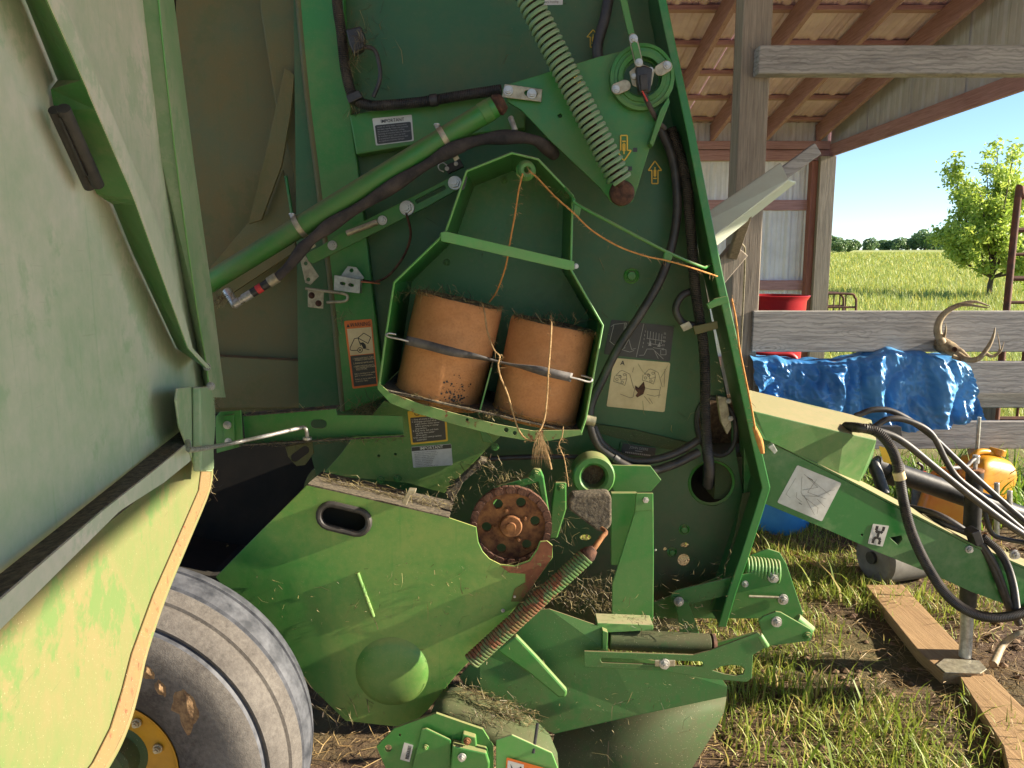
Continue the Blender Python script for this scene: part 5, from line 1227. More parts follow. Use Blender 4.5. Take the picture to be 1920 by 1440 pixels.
o = mk('tarp', V, F, tp, None, smooth=True, angle=180, recalc=False); tag(o, 'crumpled shiny blue plastic tarp draped over the fence board', 'tarp')
# antlered skull
sk = thing('deer_skull', W(1782, 676, FY - .03), 'bleached deer skull with pale antlers lying on the tarp', 'skull')
M['bone'] = simple('bleached_bone', C(164, 146, 112), C(92, 70, 48), 24, .8, 0, .5); M['antler'] = simple('pale_antler', C(170, 154, 124), C(128, 108, 80), 14, .65, 0, .3, (4, 4, 1))
V, F = sweep(crom([W(1760, 642, 4.3), W(1772, 650, 4.24), W(1790, 658, 4.2), W(1806, 666, 4.17), W(1818, 672, 4.15)], 4), lambda i: (.03, .04, .046, .047, .045, .042, .04, .037, .034, .031, .028, .026, .023, .02, .017, .014, .01)[min(i, 16)] * .95, 14)
V = [v + Vector((0, 0, .012 * mnoise.noise(v * 30))) for v in V]; mk('cranium', V, F, M['bone'], sk, smooth=True, angle=60)
lathe('eye_socket', [(.0001, .012), (.009, .004), (.013, -.003), (.015, 0)], W(1790, 655, 4.165), (0, 1, 0), M['rust_dark'], sk, 16)
tube('jaw', [W(1786, 668, 4.14), W(1800, 673, 4.13), W(1812, 675, 4.13)], .012, M['bone'], sk, n=8)
tube('antler', [W(*p) for p in ((1766, 642, 4.22), (1758, 622, 4.2), (1762, 600, 4.19), (1778, 582, 4.18), (1804, 570, 4.16), (1830, 566, 4.14), (1856, 574, 4.12))], lambda f: .021 * (1 - f) ** .7 + .002, M['antler'], sk, n=10)
tube('tine', [W(*p) for p in ((1800, 571, 4.16), (1820, 572, 4.1), (1845, 576, 4.06), (1856, 577, 4.04))], lambda f: .010 * (1 - f) + .001, M['antler'], sk, n=8)
tube('tine', [W(*p) for p in ((1769, 634, 4.22), (1773, 620, 4.15), (1773, 606, 4.12))], lambda f: .009 * (1 - f) + .001, M['antler'], sk, n=8)
tube('antler', [W(*p) for p in ((1790, 660, 4.2), (1812, 674, 4.1), (1835, 672, 4.06), (1852, 652, 4.06), (1862, 632, 4.06), (1866, 614, 4.07))], lambda f: .017 * (1 - f) ** .7 + .002, M['antler'], sk, n=10)
tube('tine', [W(*p) for p in ((1846, 662, 4.06), (1862, 668, 4.04), (1874, 656, 4.03), (1870, 622, 4.03))], lambda f: .010 * (1 - f) + .001, M['antler'], sk, n=8)
tube('tine', [W(*p) for p in ((1864, 668, 4.04), (1876, 658, 4.02), (1883, 640, 4.02))], lambda f: .008 * (1 - f) + .001, M['antler'], sk, n=8)

# ---------------------------------------------------------------- containers
def jug(name, base, w_, d_, h_, mat, label, rotz, tilt=0):
    root = thing(name, base, label, 'jug')
    secs = [(0, .92), (.03, 1), (.3, 1), (.68, 1), (.82, .88), (.92, .58), (.955, .34), (.965, .24), (1.0, .23)]
    n = 28; V = []; Rm = Matrix.Rotation(rotz, 3, 'Z') @ Matrix.Rotation(tilt, 3, 'Y')
    for hh, s_ in secs:
        for i in range(n):
            a = 2 * math.pi * i / n; ca, sa = math.cos(a), math.sin(a); e = .34 if s_ > .4 else 1
            x = math.copysign(abs(ca) ** e, ca) * w_ / 2 * s_; y_ = math.copysign(abs(sa) ** e, sa) * d_ / 2 * s_
            if hh > .85: x += w_ * .14 * (hh - .85) / .15
            V.append(base + Rm @ Vector((x, y_, hh * h_)))
    F = [(j * n + i, j * n + (i + 1) % n, (j + 1) * n + (i + 1) % n, (j + 1) * n + i) for j in range(len(secs) - 1) for i in range(n)]
    F += [tuple(range(n - 1, -1, -1)), tuple(range((len(secs) - 1) * n, len(secs) * n))]
    mk('body', V, F, mat, root, smooth=True, angle=50)
    L = lambda x, y_, z: base + Rm @ Vector((x * w_, y_ * d_, z * h_))
    tube('handle', [L(.12, 0, .95), L(-.1, 0, 1.0), L(-.34, 0, .95), L(-.43, 0, .8), L(-.42, 0, .62)], min(w_, d_) * .085, mat, root, n=10)
    rod('cap', L(.14, 0, .985), L(.14, 0, 1.1), w_ * .15, mat, root, 20)
    return root
M['jug_y'] = simple('yellow_plastic', C(206, 150, 30), C(186, 124, 24), 6, .4, 0, .1); M['jug_o'] = simple('orange_plastic', C(200, 104, 26), C(206, 140, 44), 4, .4, 0, .1)
g1 = W(1768, 900, 3.95); jug('plastic_jug', Vector((g1.x, 3.95, gh(g1.x, 3.95) - .01)), .25, .20, .31, M['jug_o'], 'orange and yellow plastic jug beside the black drive shaft', rad(-20), rad(12))
jug('plastic_jug', Vector((W(1836, 880, 4.13).x, 4.13, gh(W(1836, 880, 4.13).x, 4.13) - .01)), .28, .2, .30, M['jug_y'], 'yellow plastic jug with moulded handle against the lowest fence board', rad(15), rad(14))
bx = W(1738, 880, 4.0); bb = thing('spray_bottle', (bx.x, 4.05, 0), 'small dark bottle with a red cap behind the hoses', 'bottle')
lathe('body', [(.0001, 0), (.038, 0), (.04, .02), (.04, .30), (.03, .33), (.016, .35)], (bx.x, 4.05, 0), (0, 0, 1), M['strap'], bb, 24)
rod('cap', (bx.x, 4.05, .345), (bx.x, 4.05, .40), .024, M['red_band'], bb, 20)
tube('nozzle', [Vector((bx.x, 4.05, .40)), Vector((bx.x, 4.05, .43)), Vector((bx.x - .03, 4.04, .45))], .008, M['black_plastic'], bb, n=8)
M['drum'] = simple('dusty_grey_rubber', C(120, 116, 108), C(90, 86, 80), 10, .8)
gx = W(1720, 930, 3.5)
dm = thing('rubber_roller', (gx.x, 3.5, 0), 'dusty grey rubber roller lying behind the drive shaft', 'roller')
lathe('roll', [(.03, -.14), (.11, -.14), (.125, -.12), (.125, .12), (.11, .14), (.03, .14)], (gx.x - .05, 3.55, .122), (1, .3, 0), M['drum'], dm, 32); rod('core', (gx.x - .2, 3.505, .122), (gx.x + .1, 3.595, .122), .03, M['black_plastic'], dm)
# blue tub behind the tongue
M['blue_plastic'] = simple('blue_plastic', C(48, 128, 200), C(70, 150, 214), 5, .4, 0, .1)
bt0 = ground(1478, 1012); bu = thing('blue_tub', (bt0.x, bt0.y + .17, 0), 'light blue plastic tub on the ground under the tongue', 'tub')
lathe('wall', [(.0001, .008), (.155, .008), (.178, .27), (.186, .27), (.186, .262), (.182, .262), (.163, 0), (.0001, 0)], (bt0.x, bt0.y + .17, .008), (0, 0, 1), M['blue_plastic'], bu, 48)
rg = [Vector((bt0.x + .187 * math.cos(i * .14), bt0.y + .17 + .187 * math.sin(i * .14), .275)) for i in range(46)]; V, F = sweep(rg, lambda i: .006, 8); mk('rim', V, F, M['blue_plastic'], bu, smooth=True, recalc=False)
# red tub beyond the fence
M['red_plastic'] = simple('red_plastic', C(176, 36, 44), C(150, 30, 40), 5, .4, 0, .1)
rt = W(1462, 560, 5.6); ru = thing('red_tub', (rt.x - .06, 5.6, 0), 'red plastic feed tub standing beyond the fence', 'tub')
zt = W(1462, 553, 5.6).z
lathe('wall', [(.0001, .01), (.17, .01), (.235, zt - .03), (.26, zt), (.266, zt - .004), (.242, zt - .04), (.178, 0), (.0001, 0)], (rt.x - .06, 5.6, 0), (0, 0, 1), M['red_plastic'], ru, 48)
ha = W(1482, 666, 5.2); rb = thing('red_wheelbarrow', (ha.x - .2, 5.0, 0), 'red metal barrow frame showing below the top fence board', 'barrow')
tube('handle', [W(1416, 660, 5.0), W(1450, 664, 5.0), W(1486, 668, 5.0), W(1490, 700, 5.0), W(1490, 860, 5.0)], .022, M['red_plastic'], rb, n=10)
lathe('tray', [(.0001, .3), (.12, .3), (.25, .62), (.255, .62), (.125, .295), (.0001, .295)], (ha.x - .28, 5.2, 0), (0, 0, 1), M['red_plastic'], rb, 32)
for dx in (-.1, .1): rod('leg', (ha.x - .28 + dx, 5.2, 0), (ha.x - .28 + dx, 5.2, .31), .015, M['red_plastic'], rb, 10)
# rusty pipe feeder and tall gate
M['rust_pipe'] = simple('rusty_pipe', C(110, 70, 52), C(72, 52, 44), 12, .8, .2, .3)
fx = W(1580, 565, 13).x
rf = thing('pipe_feeder', (fx, 13, gh(fx, 13)), 'rusty bent pipe hay feeder standing in the meadow', 'feeder')
zt, zm, zb = W(1580, 551, 13).z, W(1580, 576, 13).z, gh(fx, 13)
for Y_ in (13, 13.5):
    tube('hoop', [Vector((fx - .5, Y_, zt)), Vector((fx + .1, Y_, zt)), Vector((fx + .2, Y_, zt - .06)), Vector((fx + .23, Y_, zt - .2)), Vector((fx + .24, Y_, zb))], .02, M['rust_pipe'], rf, n=8)
    for z_ in (zm, .4 * zm + .6 * zb): rod('rail', (fx - .5, Y_, z_), (fx + .23, Y_, z_), .018, M['rust_pipe'], rf, 8)
for i in range(6): rod('upright', (fx - .45 + i * .1, 13, zt), (fx - .45 + i * .1, 13, zb), .012, M['rust_pipe'], rf, 8)
for q in range(3): rod('tie', (fx - .4 + q * .25, 13, zt), (fx - .4 + q * .25, 13.5, zt), .015, M['rust_pipe'], rf, 8)
GY = 6.5; gxx = W(1908, 400, GY).x
gt = thing('pipe_gate', (gxx, GY, 0), 'tall rusty pipe gate panel with cross rails by the meadow', 'gate')
zt = W(1910, 366, GY).z
tube('frame', [Vector((gxx - .015, GY, 0)), Vector((gxx - .01, GY, zt - .1)), Vector((gxx + .03, GY, zt - .01)), Vector((gxx + .2, GY, zt)), Vector((gxx + 1.2, GY, zt))], .028, M['rust_pipe'], gt, n=10)
for i in range(9): rod('rail', (gxx, GY + .01, .2 + i * .2), (gxx + 1.2, GY + .01, .2 + i * .2), .014 if i % 2 else .022, M['rust_pipe'], gt, 8)
for q in range(1, 7): rod('bar', (gxx + q * .18, GY + .02, 0), (gxx + q * .18, GY + .02, zt), .012, M['rust_pipe'], gt, 8)
# pale green angled chute and boards behind the baler front
M['pale_green'] = paint('pale_green_paint', C(206, 216, 196), .2, C(190, 186, 165), rough=.5)
ch = thing('elevator_chute', W(1345, 440, 3.0), 'pale green metal angle chute leaning up beside the barn post', 'chute')
a0, a1 = W(1250, 468, 3.0), W(1463, 325, 3.0); b0_, b1_ = W(1262, 490, 2.92), W(1491, 340, 2.92); c0_, c1_ = W(1268, 520, 3.02), W(1486, 358, 3.02)
ax_ = (a1 - a0).normalized()
slab('upper_wall', [W(1240, 458, 3.03), W(1464, 306, 3.03), W(1478, 336, 2.98), W(1262, 500, 2.98)], (.0, .006, .004), M['pale_green'], ch, bev=.001)
slab('lower_wall', [W(1262, 500, 2.98), W(1478, 336, 2.98), W(1492, 340, 3.06), W(1270, 516, 3.06)], (.002, .002, -.006), M['pale_green'], ch, bev=.001)
tube('prop', [W(1262, 502, 2.99), Vector((W(1262, 502, 2.99).x - .03, 3.1, 0))], .02, M['pale_green'], ch, n=10)
bw = beam('support_plank', W(1440, 346, 3.1), W(1532, 279, 3.1), .03, .05, M['wood_grey_x'], ch); bw['label'] = 'dark weathered plank poking out of the chute end'
tr = beam('square_timber', W(1290, 580, 3.4), W(1385, 468, 3.4), .07, .085, M['wood_grey_z'], ch); tr['label'] = 'short grey timber leaning below the chute'
p_ = W(1310, 556, 3.4); beam('leg', (p_.x, 3.44, p_.z + .02), (p_.x + .14, 3.5, 0), .05, .05, M['wood_grey_z'], ch, up=Vector((0, 1, 0)))
beam('brace', W(1372, 484, 3.4), W(1400, 400, 3.05), .04, .04, M['wood_grey_z'], ch)
tr2 = tubep('grey_cord', [(1372, 452, 3.35), (1392, 458, 3.4), (1397, 480, 3.5), (1394, 560, 3.8), (1390, 640, 4.0), (1388, 700, 4.15)], .004, M['steel_dull'], None, n=6); tag(tr2, 'thin grey cord hanging beside the barn post', 'cord')
# boards under the jack
def board(name, pts, z, th, label):
    lp_ = [ground(x, y, z) for x, y in pts]; o_ = slab(name, lp_, (0, 0, -th), M['wood_board'], None, bev=.004)
    return tag(o_, label, 'board')
board('timber_board', [(1622, 1096), (1692, 1096), (1790, 1200), (1846, 1262), (1768, 1262), (1720, 1218)], .045, .045, 'tan sawn board running under the jack foot from the bare soil')
board('timber_board', [(1796, 1264), (1858, 1264), (1990, 1400), (2010, 1440), (1890, 1440), (1880, 1398)], .034, .034, 'second tan sawn board with dark split end below the jack foot')
stick = lambda pts, r, lab: tag(tube('stick', [ground(x, y, .015) for x, y in pts], r, M['wood_board'], None, n=8), lab, 'stick')
stick([(1430, 1010), (1520, 1050), (1600, 1105)], .008, 'long thin dry stick on soil behind the tongue'); stick([(1490, 1020), (1640, 1040)], .007, 'short dry stick on the soil below the blue tub')
stick([(1440, 1020), (1560, 1075), (1650, 1130)], .006, 'thin dry stick pointing at the tan board end')
s_ = tube('pale_branch', [ground(1862, 1246, .02), ground(1880, 1210, .05), ground(1905, 1190, .1), ground(1940, 1180, .12)], lambda f: .016 - .008 * f, M['antler'], None, n=8); tag(s_, 'pale bare branch beside the jack foot', 'branch')
for lx, ly, lab in ((1625, 770, 'pale steel rod standing by the tarp edge'),):
    pass
s_ = rod('steel_rod', W(1836, 782, 4.15), (W(1840, 800, 4.2).x, 4.2, 0), .01, M['white_metal'], None); tag(s_, 'thin pale rod standing under the tarp edge', 'rod')

# ---------------------------------------------------------------- vegetation
import numpy as np
rng = np.random.default_rng(4)
def leafmat(name, c1, c2, c3=None, p3=.1, trans=.35):
    m, t, b = newmat(name); k = N(t)
    g = t.nodes.new('ShaderNodeNewGeometry'); ri = g.outputs['Random Per Island']
    col = k.mix(ri, c1, c2)
    if c3: col = k.mix(k.ramp(ri, 1 - p3, 1 - p3 + .01), col, c3)
    k.l(col, b.inputs['Base Color']); b.inputs['Roughness'].default_value = .55
    tr = t.nodes.new('ShaderNodeBsdfTranslucent'); k.l(col, tr.inputs['Color'])
    mx = t.nodes.new('ShaderNodeMixShader'); mx.inputs[0].default_value = trans
    out = t.nodes['Material Output']; k.l(b.outputs[0], mx.inputs[1]); k.l(tr.outputs[0], mx.inputs[2]); k.l(mx.outputs[0], out.inputs[0])
    return m
M['grass'] = leafmat('fresh_grass', C(108, 132, 40), C(176, 184, 82), C(186, 168, 100), .18)
M['field_grass'] = leafmat('meadow_grass', C(126, 148, 66), C(176, 180, 98), C(200, 188, 84), .14)
M['straw'] = leafmat('dry_straw', C(130, 104, 66), C(182, 156, 106), None, 0, .1)
M['hay'] = leafmat('hay_strands', C(92, 80, 54), C(166, 152, 100), C(70, 52, 36), .25, .1)
M['leaf'] = leafmat('tree_leaves', C(128, 158, 58), C(196, 208, 98), None, 0, .45)
M['leaf_far'] = leafmat('distant_leaves', C(84, 116, 74), C(128, 152, 96), None, 0, .3)
M['weed'] = leafmat('broad_weeds', C(72, 118, 40), C(140, 168, 62), None, 0, .35)
M['bark'] = simple('bark', C(92, 80, 66), C(60, 52, 44), 12, .9)

def blades(name, P, H, Wd, lean, mat, parent=None, label=None, cat=None, seg=3):
    """P (n,3) roots; curved tapering blades, all in one mesh"""
    n = len(P); az = rng.uniform(0, 2 * np.pi, n); ln = rng.uniform(.1, 1, n) * lean
    dx, dy = np.cos(az), np.sin(az); V = np.zeros((n, 2 * seg + 1, 3)); sxx, syy = -dy, dx
    for s_ in range(seg + 1):
        f = s_ / seg; wd = Wd * (1 - f) ** .7; off = ln * f ** 2 * H; z = H * (f - .35 * ln * f * f)
        c = np.stack([P[:, 0] + dx * off, P[:, 1] + dy * off, P[:, 2] + z], 1)
        if s_ < seg:
            V[:, 2 * s_] = c - np.stack([sxx * wd / 2, syy * wd / 2, 0 * wd], 1); V[:, 2 * s_ + 1] = c + np.stack([sxx * wd / 2, syy * wd / 2, 0 * wd], 1)
        else: V[:, 2 * seg] = c
    k_ = 2 * seg + 1; F = []
    base = np.arange(n)[:, None] * k_
    quads = np.concatenate([base + np.array([[2 * s_, 2 * s_ + 1, 2 * s_ + 3, 2 * s_ + 2]]) for s_ in range(seg - 1)])
    tris = base + np.array([[2 * seg - 2, 2 * seg - 1, 2 * seg]])
    me = bpy.data.meshes.new(name); me.from_pydata(V.reshape(-1, 3), [], quads.tolist() + tris.tolist())
    me.polygons.foreach_set('use_smooth', [True] * len(me.polygons))
    o = link(name, me, parent, (0, 0, 0), mat)
    if label: tag(o, label, cat, kind='stuff')
    return o
def nz(x, y, s, o=0): return mnoise.noise(Vector((x * s, y * s, o)))
boards_px = None
pts = []; hs = []
tries = 0
while len(pts) < 30000 and tries < 260000:
    tries += 1
    x, y = rng.uniform(.2, 3.4), rng.uniform(1.75, 4.9)
    dens = .36 + 1.1 * nz(x, y, 1.7, 2) + .5 * nz(x, y, 5, 4)
    if y > 4.0: dens += .5
    if x < 1.35 and y < 2.9: dens += .35                      # lush strip in front of the baler
    if y < 2.25: dens -= .25 
    # keep the boards clear
    if 1.28 < x < 2.1 and abs((y - 3.12) + (x - 1.45) * 1.35) < .12 and y < 3.3: continue
    if rng.random() > dens: continue
    pts.append((x, y, gh(x, y) - .004)); hs.append(rng.uniform(.022, .07) * (1 + .9 * max(0, nz(x, y, 2.3, 9))) * (1.8 if rng.random() < .05 else 1) * (1.35 if (x < 1.3 and y < 2.8) else 1))
blades('grass', np.array(pts), np.array(hs), np.array(hs) * .055 + .0016, 1.1, M['grass'], None, 'fresh green grass tufts growing in the soil around the tongue', 'grass')
# dry straw lying on the soil
def strands(name, P, D, L, wd, mat, label=None, cat=None, parent=None):
    n = len(P); D = D / np.linalg.norm(D, axis=1)[:, None]; side = np.cross(D, np.array([0, 0, 1.0]) + rng.normal(0, .3, (n, 3))); side /= np.linalg.norm(side, axis=1)[:, None] + 1e-9
    bend = rng.normal(0, .12, (n, 3)) * L[:, None]
    a = P - D * L[:, None] / 2; b_ = P + bend; c = P + D * L[:, None] / 2; s_ = side * wd[:, None]
    u_ = np.cross(side, D) * wd[:, None]
    V = np.stack([a - s_, a + s_, b_ - s_, b_ + s_, b_ + u_, c], 1).reshape(-1, 3)
    base = np.arange(n)[:, None] * 6
    F = np.concatenate([base + [[0, 1, 3]], base + [[0, 3, 2]], base + [[0, 4, 1]], base + [[2, 3, 5]], base + [[3, 4, 5]], base + [[4, 2, 5]]])
    me = bpy.data.meshes.new(name); me.from_pydata(V, [], F.tolist()); o = link(name, me, parent, (0, 0, 0), mat)
    if label: tag(o, label, cat, kind='stuff')
    return o
n = 15000
x = rng.uniform(-.9, 3.3, n); y = rng.uniform(1.6, 4.6, n)
P = np.array([(a, b_, gh(a, b_) + .004 + rng.random() * .006) for a, b_ in zip(x, y)]); D = rng.normal(0, 1, (n, 3)); D[:, 2] *= .12
strands('dry_straw', P, D, rng.uniform(.02, .14, n), rng.uniform(.0006, .0016, n), M['straw'], 'pale dry straw scattered over the soil', 'straw')
# soil clods
V = []; F = []
for i in range(900):
    x_, y_ = rng.uniform(.3, 3.2), rng.uniform(1.9, 4.3); r = rng.uniform(.006, .026) * (1.5 if rng.random() < .05 else 1); z_ = gh(x_, y_); b0 = len(V)
    ico = [(0, 0, 1), (.9, 0, .3), (.28, .85, .3), (-.72, .53, .3), (-.72, -.53, .3), (.28, -.85, .3), (0, 0, -.6)]
    for q in ico: V.append((x_ + q[0] * r * rng.uniform(.7, 1.3), y_ + q[1] * r * rng.uniform(.7, 1.3), z_ + q[2] * r * .7))
    F += [(b0, b0 + 1 + q, b0 + 1 + (q + 1) % 5) for q in range(5)] + [(b0 + 6, b0 + 1 + (q + 1) % 5, b0 + 1 + q) for q in range(5)]
me = bpy.data.meshes.new('soil_clods'); me.from_pydata(V, [], F); o = link('soil_clods', me, None, (0, 0, 0), simple('soil_clod', C(84, 64, 48), C(132, 106, 78), 40, .95)); tag(o, 'loose brown soil clods among the grass', 'soil', kind='stuff')
# tall weeds along the fence
pts = []; hs = []
for i in range(2600):
    x_ = rng.uniform(1.3, 4.2); y_ = rng.uniform(4.33, 5.4) if rng.random() < .55 else rng.uniform(3.9, 4.25)
    if y_ < 4.3 and x_ < 2.35: continue
    pts.append((x_, y_, gh(x_, y_) - .01)); hs.append(rng.uniform(.12, .42))
blades('weeds', np.array(pts), np.array(hs), np.full(len(hs), .009) + rng.random(len(hs)) * .012, 1.3, M['weed'], None, 'tall leafy green weeds growing along the fence', 'weeds', seg=4)
# meadow grass
n = 75000
y = 7 + 120 * rng.random(n) ** 1.8; x = y * rng.uniform(.36, .72, n)
H = rng.uniform(.10, .24, n) * np.clip(y / 16, .7, 2.0)
P = np.array([(a, b_, gh(a, b_)) for a, b_ in zip(x, y)])
blades('meadow_grass', P, H, .003 + y * .0008, .9, M['field_grass'], None, 'tall sunlit meadow grass beyond the fence', 'grass', seg=2)

# the young tree in the meadow
def leaves(name, Pts, size, mat, parent, spread):
    n = len(Pts); c = Pts + rng.normal(0, spread, (n, 3)); a = rng.normal(0, 1, (n, 3)); a /= np.linalg.norm(a, axis=1)[:, None]
    b_ = np.cross(a, rng.normal(0, 1, (n, 3))); b_ /= np.linalg.norm(b_, axis=1)[:, None]; s_ = (size * rng.uniform(.6, 1.3, n))[:, None]
    V = np.stack([c - a * s_, c + b_ * s_ * .45, c + a * s_, c - b_ * s_ * .45], 1).reshape(-1, 3); F = (np.arange(n)[:, None] * 4 + [[0, 1, 2, 3]]).tolist()
    lo = V.min(0); hi = V.max(0); cc = Vector((lo + hi) / 2)
    me = bpy.data.meshes.new(name); me.from_pydata(V - np.array(cc), [], F)
    o = link(name, me, parent, cc, mat); return o
def make_tree(base, H, Rw, label, nl=15, nleaf=24000, group=None, lean=0, lsize=.09):
    root = thing('meadow_tree', base, label, 'tree', group); random.seed(21); V = []; F = []
    def add(path, r0, r1, n=6):
        v, f = sweep(path, lambda i: r0 + (r1 - r0) * i / (len(path) - 1), n); b0 = len(V); V.extend(v); F.extend([tuple(q + b0 for q in ff) for ff in f])
    tips = []
    tb_ = base + Vector((.02, 0, H * .13)); add(crom([base - Vector((0, 0, .1)), base + Vector((-.02, 0, H * .07)), tb_], 4), .11, .085, 10)
    for i in range(nl):
        a = i * 2.4 + random.uniform(-.3, .3); el = rad(random.choice((18, 35, 52, 66, 78, 84))); L = H * random.uniform(.42, .62) * (1.25 if el > 1.1 else .82)
        dr_ = Vector((math.cos(a) * math.cos(el) * Rw, math.sin(a) * math.cos(el) * Rw, math.sin(el)))
        p1 = tb_ + dr_ * L * .5 + Vector((0, 0, -.04 * L)); p2 = tb_ + dr_ * L + Vector((random.gauss(0, .1), random.gauss(0, .1), .12 * L))
        path = crom([tb_, p1, p2], 6); add(path, .055, .012)
        for q in range(16):
            f = random.uniform(.35, 1); s0 = path[int(f * (len(path) - 1))]; d1 = (dr_ * .6 + Vector((random.gauss(0, .6), random.gauss(0, .6), random.gauss(.2, .5)))).normalized() * random.uniform(.3, .8) * H / 5
            add([s0, s0 + d1 * .5 + Vector((0, 0, .05)), s0 + d1], .013, .003, 4)
            for z_ in range(6): tips.append(s0 + d1 * random.uniform(.35, 1.1))
    mk('trunk', V, F, M['bark'], root, smooth=True, recalc=False)
    T = np.array([tuple(v) for v in tips]); idx = rng.integers(0, len(T), nleaf)
    leaves('crown', T[idx], lsize, M['leaf'], root, .14)
    return root
tb0 = W(1855, 556, 30.0); tb0.z = gh(tb0.x, 30.0)
make_tree(tb0, 5.6, 1.0, 'young leafy tree standing alone in the meadow')

# far tree line: three crown shapes shared by single trees
protos = []
for s_ in range(3):
    blobs = [(rng.normal(0, 1.3), rng.normal(0, 1.0), 2.6 + rng.random() * 3.2, rng.uniform(1.1, 2.0)) for _ in range(11)]
    pts = []
    for bx_, by_, bz_, br_ in blobs:
        d_ = rng.normal(0, 1, (150, 3)); d_ /= np.linalg.norm(d_, axis=1)[:, None]; pts.append(np.array([bx_, by_, bz_]) + d_ * br_ * rng.uniform(.75, 1.05, (150, 1)))
    pts = np.concatenate(pts); c = pts; n = len(c); a = rng.normal(0, 1, (n, 3)); a /= np.linalg.norm(a, axis=1)[:, None]; b_ = np.cross(a, rng.normal(0, 1, (n, 3))); b_ /= np.linalg.norm(b_, axis=1)[:, None]
    sz = .42; V = np.stack([c - a * sz, c + b_ * sz * .7, c + a * sz, c - b_ * sz * .7], 1).reshape(-1, 3)
    cm = bpy.data.meshes.new('crown'); cm.from_pydata(V, [], (np.arange(n)[:, None] * 4 + [[0, 1, 2, 3]]).tolist()); cm.materials.append(M['leaf_far'])
    Vt, Ft = sweep([Vector((0, 0, -1)), Vector((.1, 0, 2)), Vector((0, .1, 4))], lambda i: (.3, .24, .1)[i], 8)
    tm = bpy.data.meshes.new('trunk'); tm.from_pydata([tuple(v) for v in Vt], [], Ft); tm.materials.append(M['bark']); protos.append((cm, tm))
for i, px in enumerate(range(1540, 1960, 16)):
    Yt = 172 + rng.uniform(-6, 16); p = W(px + rng.uniform(-5, 5), 468, Yt); p.z = gh(p.x, Yt) - .6
    s_ = rng.uniform(.42, .68) * (.8 if px < 1700 else 1.0)
    root = thing('distant_tree', p, 'round leafy tree in the distant tree line along the meadow edge', 'tree', 'trees of the distant tree line')
    cm, tm = protos[i % 3]
    for nm, me_ in (('crown', cm), ('trunk', tm)):
        o = link(nm, me_, root, p); o.scale = (s_, s_, s_); o.rotation_euler = (0, 0, rng.uniform(0, 6))
for px, py, Yt, s_ in ((1590, 470, 120, .34), (1572, 472, 115, .3)):
    p = W(px, py, Yt); p.z = gh(p.x, Yt) - .2
    root = thing('meadow_bush', p, 'bright round bush at the foot of the distant tree line', 'bush', 'bushes below the tree line')
    for nm, me_ in (('crown', protos[1][0]), ('trunk', protos[1][1])): o = link(nm, me_, root, p); o.scale = (s_ * 1.5, s_, s_)

# ---------------------------------------------------------------- hay caught on the machine
Ph = []; Dh = []; Lh = []; Wh = []
def hay(px, py, Y, n, sx_, sy_, sY=.01, L=(.01, .04), flat=False, wd=(.0004, .0009)):
    for i in range(n):
        p = W(px + rng.normal(0, sx_), py + rng.normal(0, sy_), Y + rng.normal(0, sY)); Ph.append(tuple(p)); d_ = rng.normal(0, 1, 3)
        d_[1] *= .3
        if flat: d_[2] *= .3
        Dh.append(d_); Lh.append(rng.uniform(*L)); Wh.append(rng.uniform(*wd))
def hayline(a, b_, Y, n, s_=4, Y2=None, L=(.01, .04)):
    for i in range(n):
        f = rng.random(); hay(a[0] + (b_[0] - a[0]) * f, a[1] + (b_[1] - a[1]) * f, Y + ((Y2 if Y2 else Y) - Y) * f, 1, s_, s_, .01, L, True)
hayline((600, 900), (845, 955), 1.98, 520, 7, L=(.01, .05)); hayline((460, 832), (755, 822), 2.06, 160, 3); hayline((460, 776), (630, 764), 2.11, 60, 3)
hay(676, 75, 2.26, 60, 10, 14); hay(665, 105, 2.3, 70, 12, 14, L=(.015, .06)); hay(690, 60, 2.39, 40, 26, 26, .003, (.02, .08)); hay(695, 165, 2.39, 30, 16, 20, .003)
hay(665, 205, 2.3, 40, 8, 8); hay(415, 560, 2.06, 70, 10, 8, .02); hay(385, 905, 1.95, 90, 10, 12, .03); hay(400, 755, 2.0, 30, 6, 10, .02)
hay(300, 610, 1.7, 22, 14, 10, .02, (.02, .07)); hay(640, 600, 2.34, 25, 6, 12, .01, (.01, .05)); hay(690, 775, 2.3, 200, 22, 14, .04, (.02, .08))
hay(905, 868, 2.2, 90, 18, 10, .04); hay(850, 930, 2.15, 60, 10, 16, .04); hay(1113, 893, 2.22, 60, 11, 11, .01)
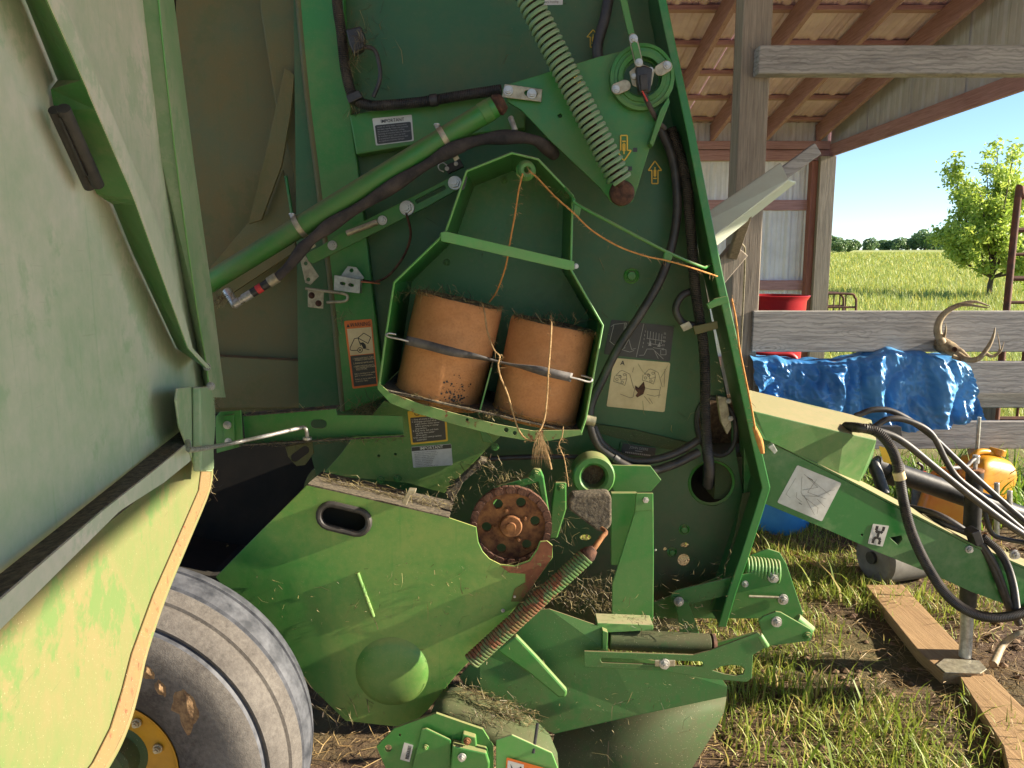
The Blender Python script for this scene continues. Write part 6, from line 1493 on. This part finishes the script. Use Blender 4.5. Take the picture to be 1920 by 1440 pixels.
hay(1100, 1105, 2.2, 300, 55, 16, .06, (.01, .05)); hay(1120, 1130, 2.1, 260, 50, 12, .05, (.01, .04)); hay(1250, 1175, 2.0, 120, 50, 5, .03)
hayline((860, 1290), (1000, 1350), 1.86, 420, 9, L=(.01, .05)); hay(930, 1345, 1.8, 160, 36, 12, .02); hay(640, 1330, 1.98, 60, 30, 20, .06, (.03, .1))
hay(755, 555, 2.05, 10, 8, 8, .02, (.02, .05)); hay(820, 550, 2.1, 90, 30, 5, .04, (.015, .05)); hay(1030, 600, 2.1, 90, 34, 6, .04, (.015, .05)); hay(920, 780, 2.03, 70, 12, 6, .02)
hay(1060, 365, 2.0, 30, 8, 6, .01, (.004, .012)); hay(1345, 700, 2.2, 20, 12, 40, .06); hay(1320, 1100, 2.25, 80, 40, 30, .05)
hayline((0, 1100), (360, 795), 1.0, 160, 8, 1.95, L=(.006, .02))
hay(990, 1320, 1.9, 60, 120, 50, .02, (.006, .02))
hayline((784, 546), (942, 580), 2.06, 300, 3, L=(.006, .03)); hayline((958, 590), (1115, 626), 2.07, 300, 3, L=(.006, .03)); hayline((745, 738), (890, 772), 2.04, 140, 4); hayline((930, 770), (1075, 806), 2.04, 120, 4)
hay(960, 905, 2.15, 160, 40, 12, .04, (.01, .05)); hay(1040, 1000, 2.2, 60, 30, 30, .05, (.01, .06)); hay(1200, 1160, 2.02, 120, 30, 6, .02, (.006, .02))
# short stray bits stuck to the sheets
for (x0, y0, x1, y1, Y, n) in ((430, 1080, 1000, 1330, 1.893, 130), (650, 1050, 1000, 1150, 1.893, 60), (1120, 420, 1320, 830, 2.39, 60), (900, 0, 1150, 130, 2.39, 20), (740, 330, 1060, 500, 2.376, 22), (1090, 1270, 1330, 1440, 1.85, 60), (420, 880, 590, 1040, 2.60, 1)):
    for i in range(n): hay(rng.uniform(x0, x1), rng.uniform(y0, y1), Y, 1, 0, 0, .0005, (.003, .016) if rng.random() < .85 else (.03, .07))
o = strands('loose_hay', np.array(Ph), np.array(Dh), np.array(Lh), np.array(Wh), M['hay'], 'dry hay strands and chaff caught on the baler ledges', 'hay')
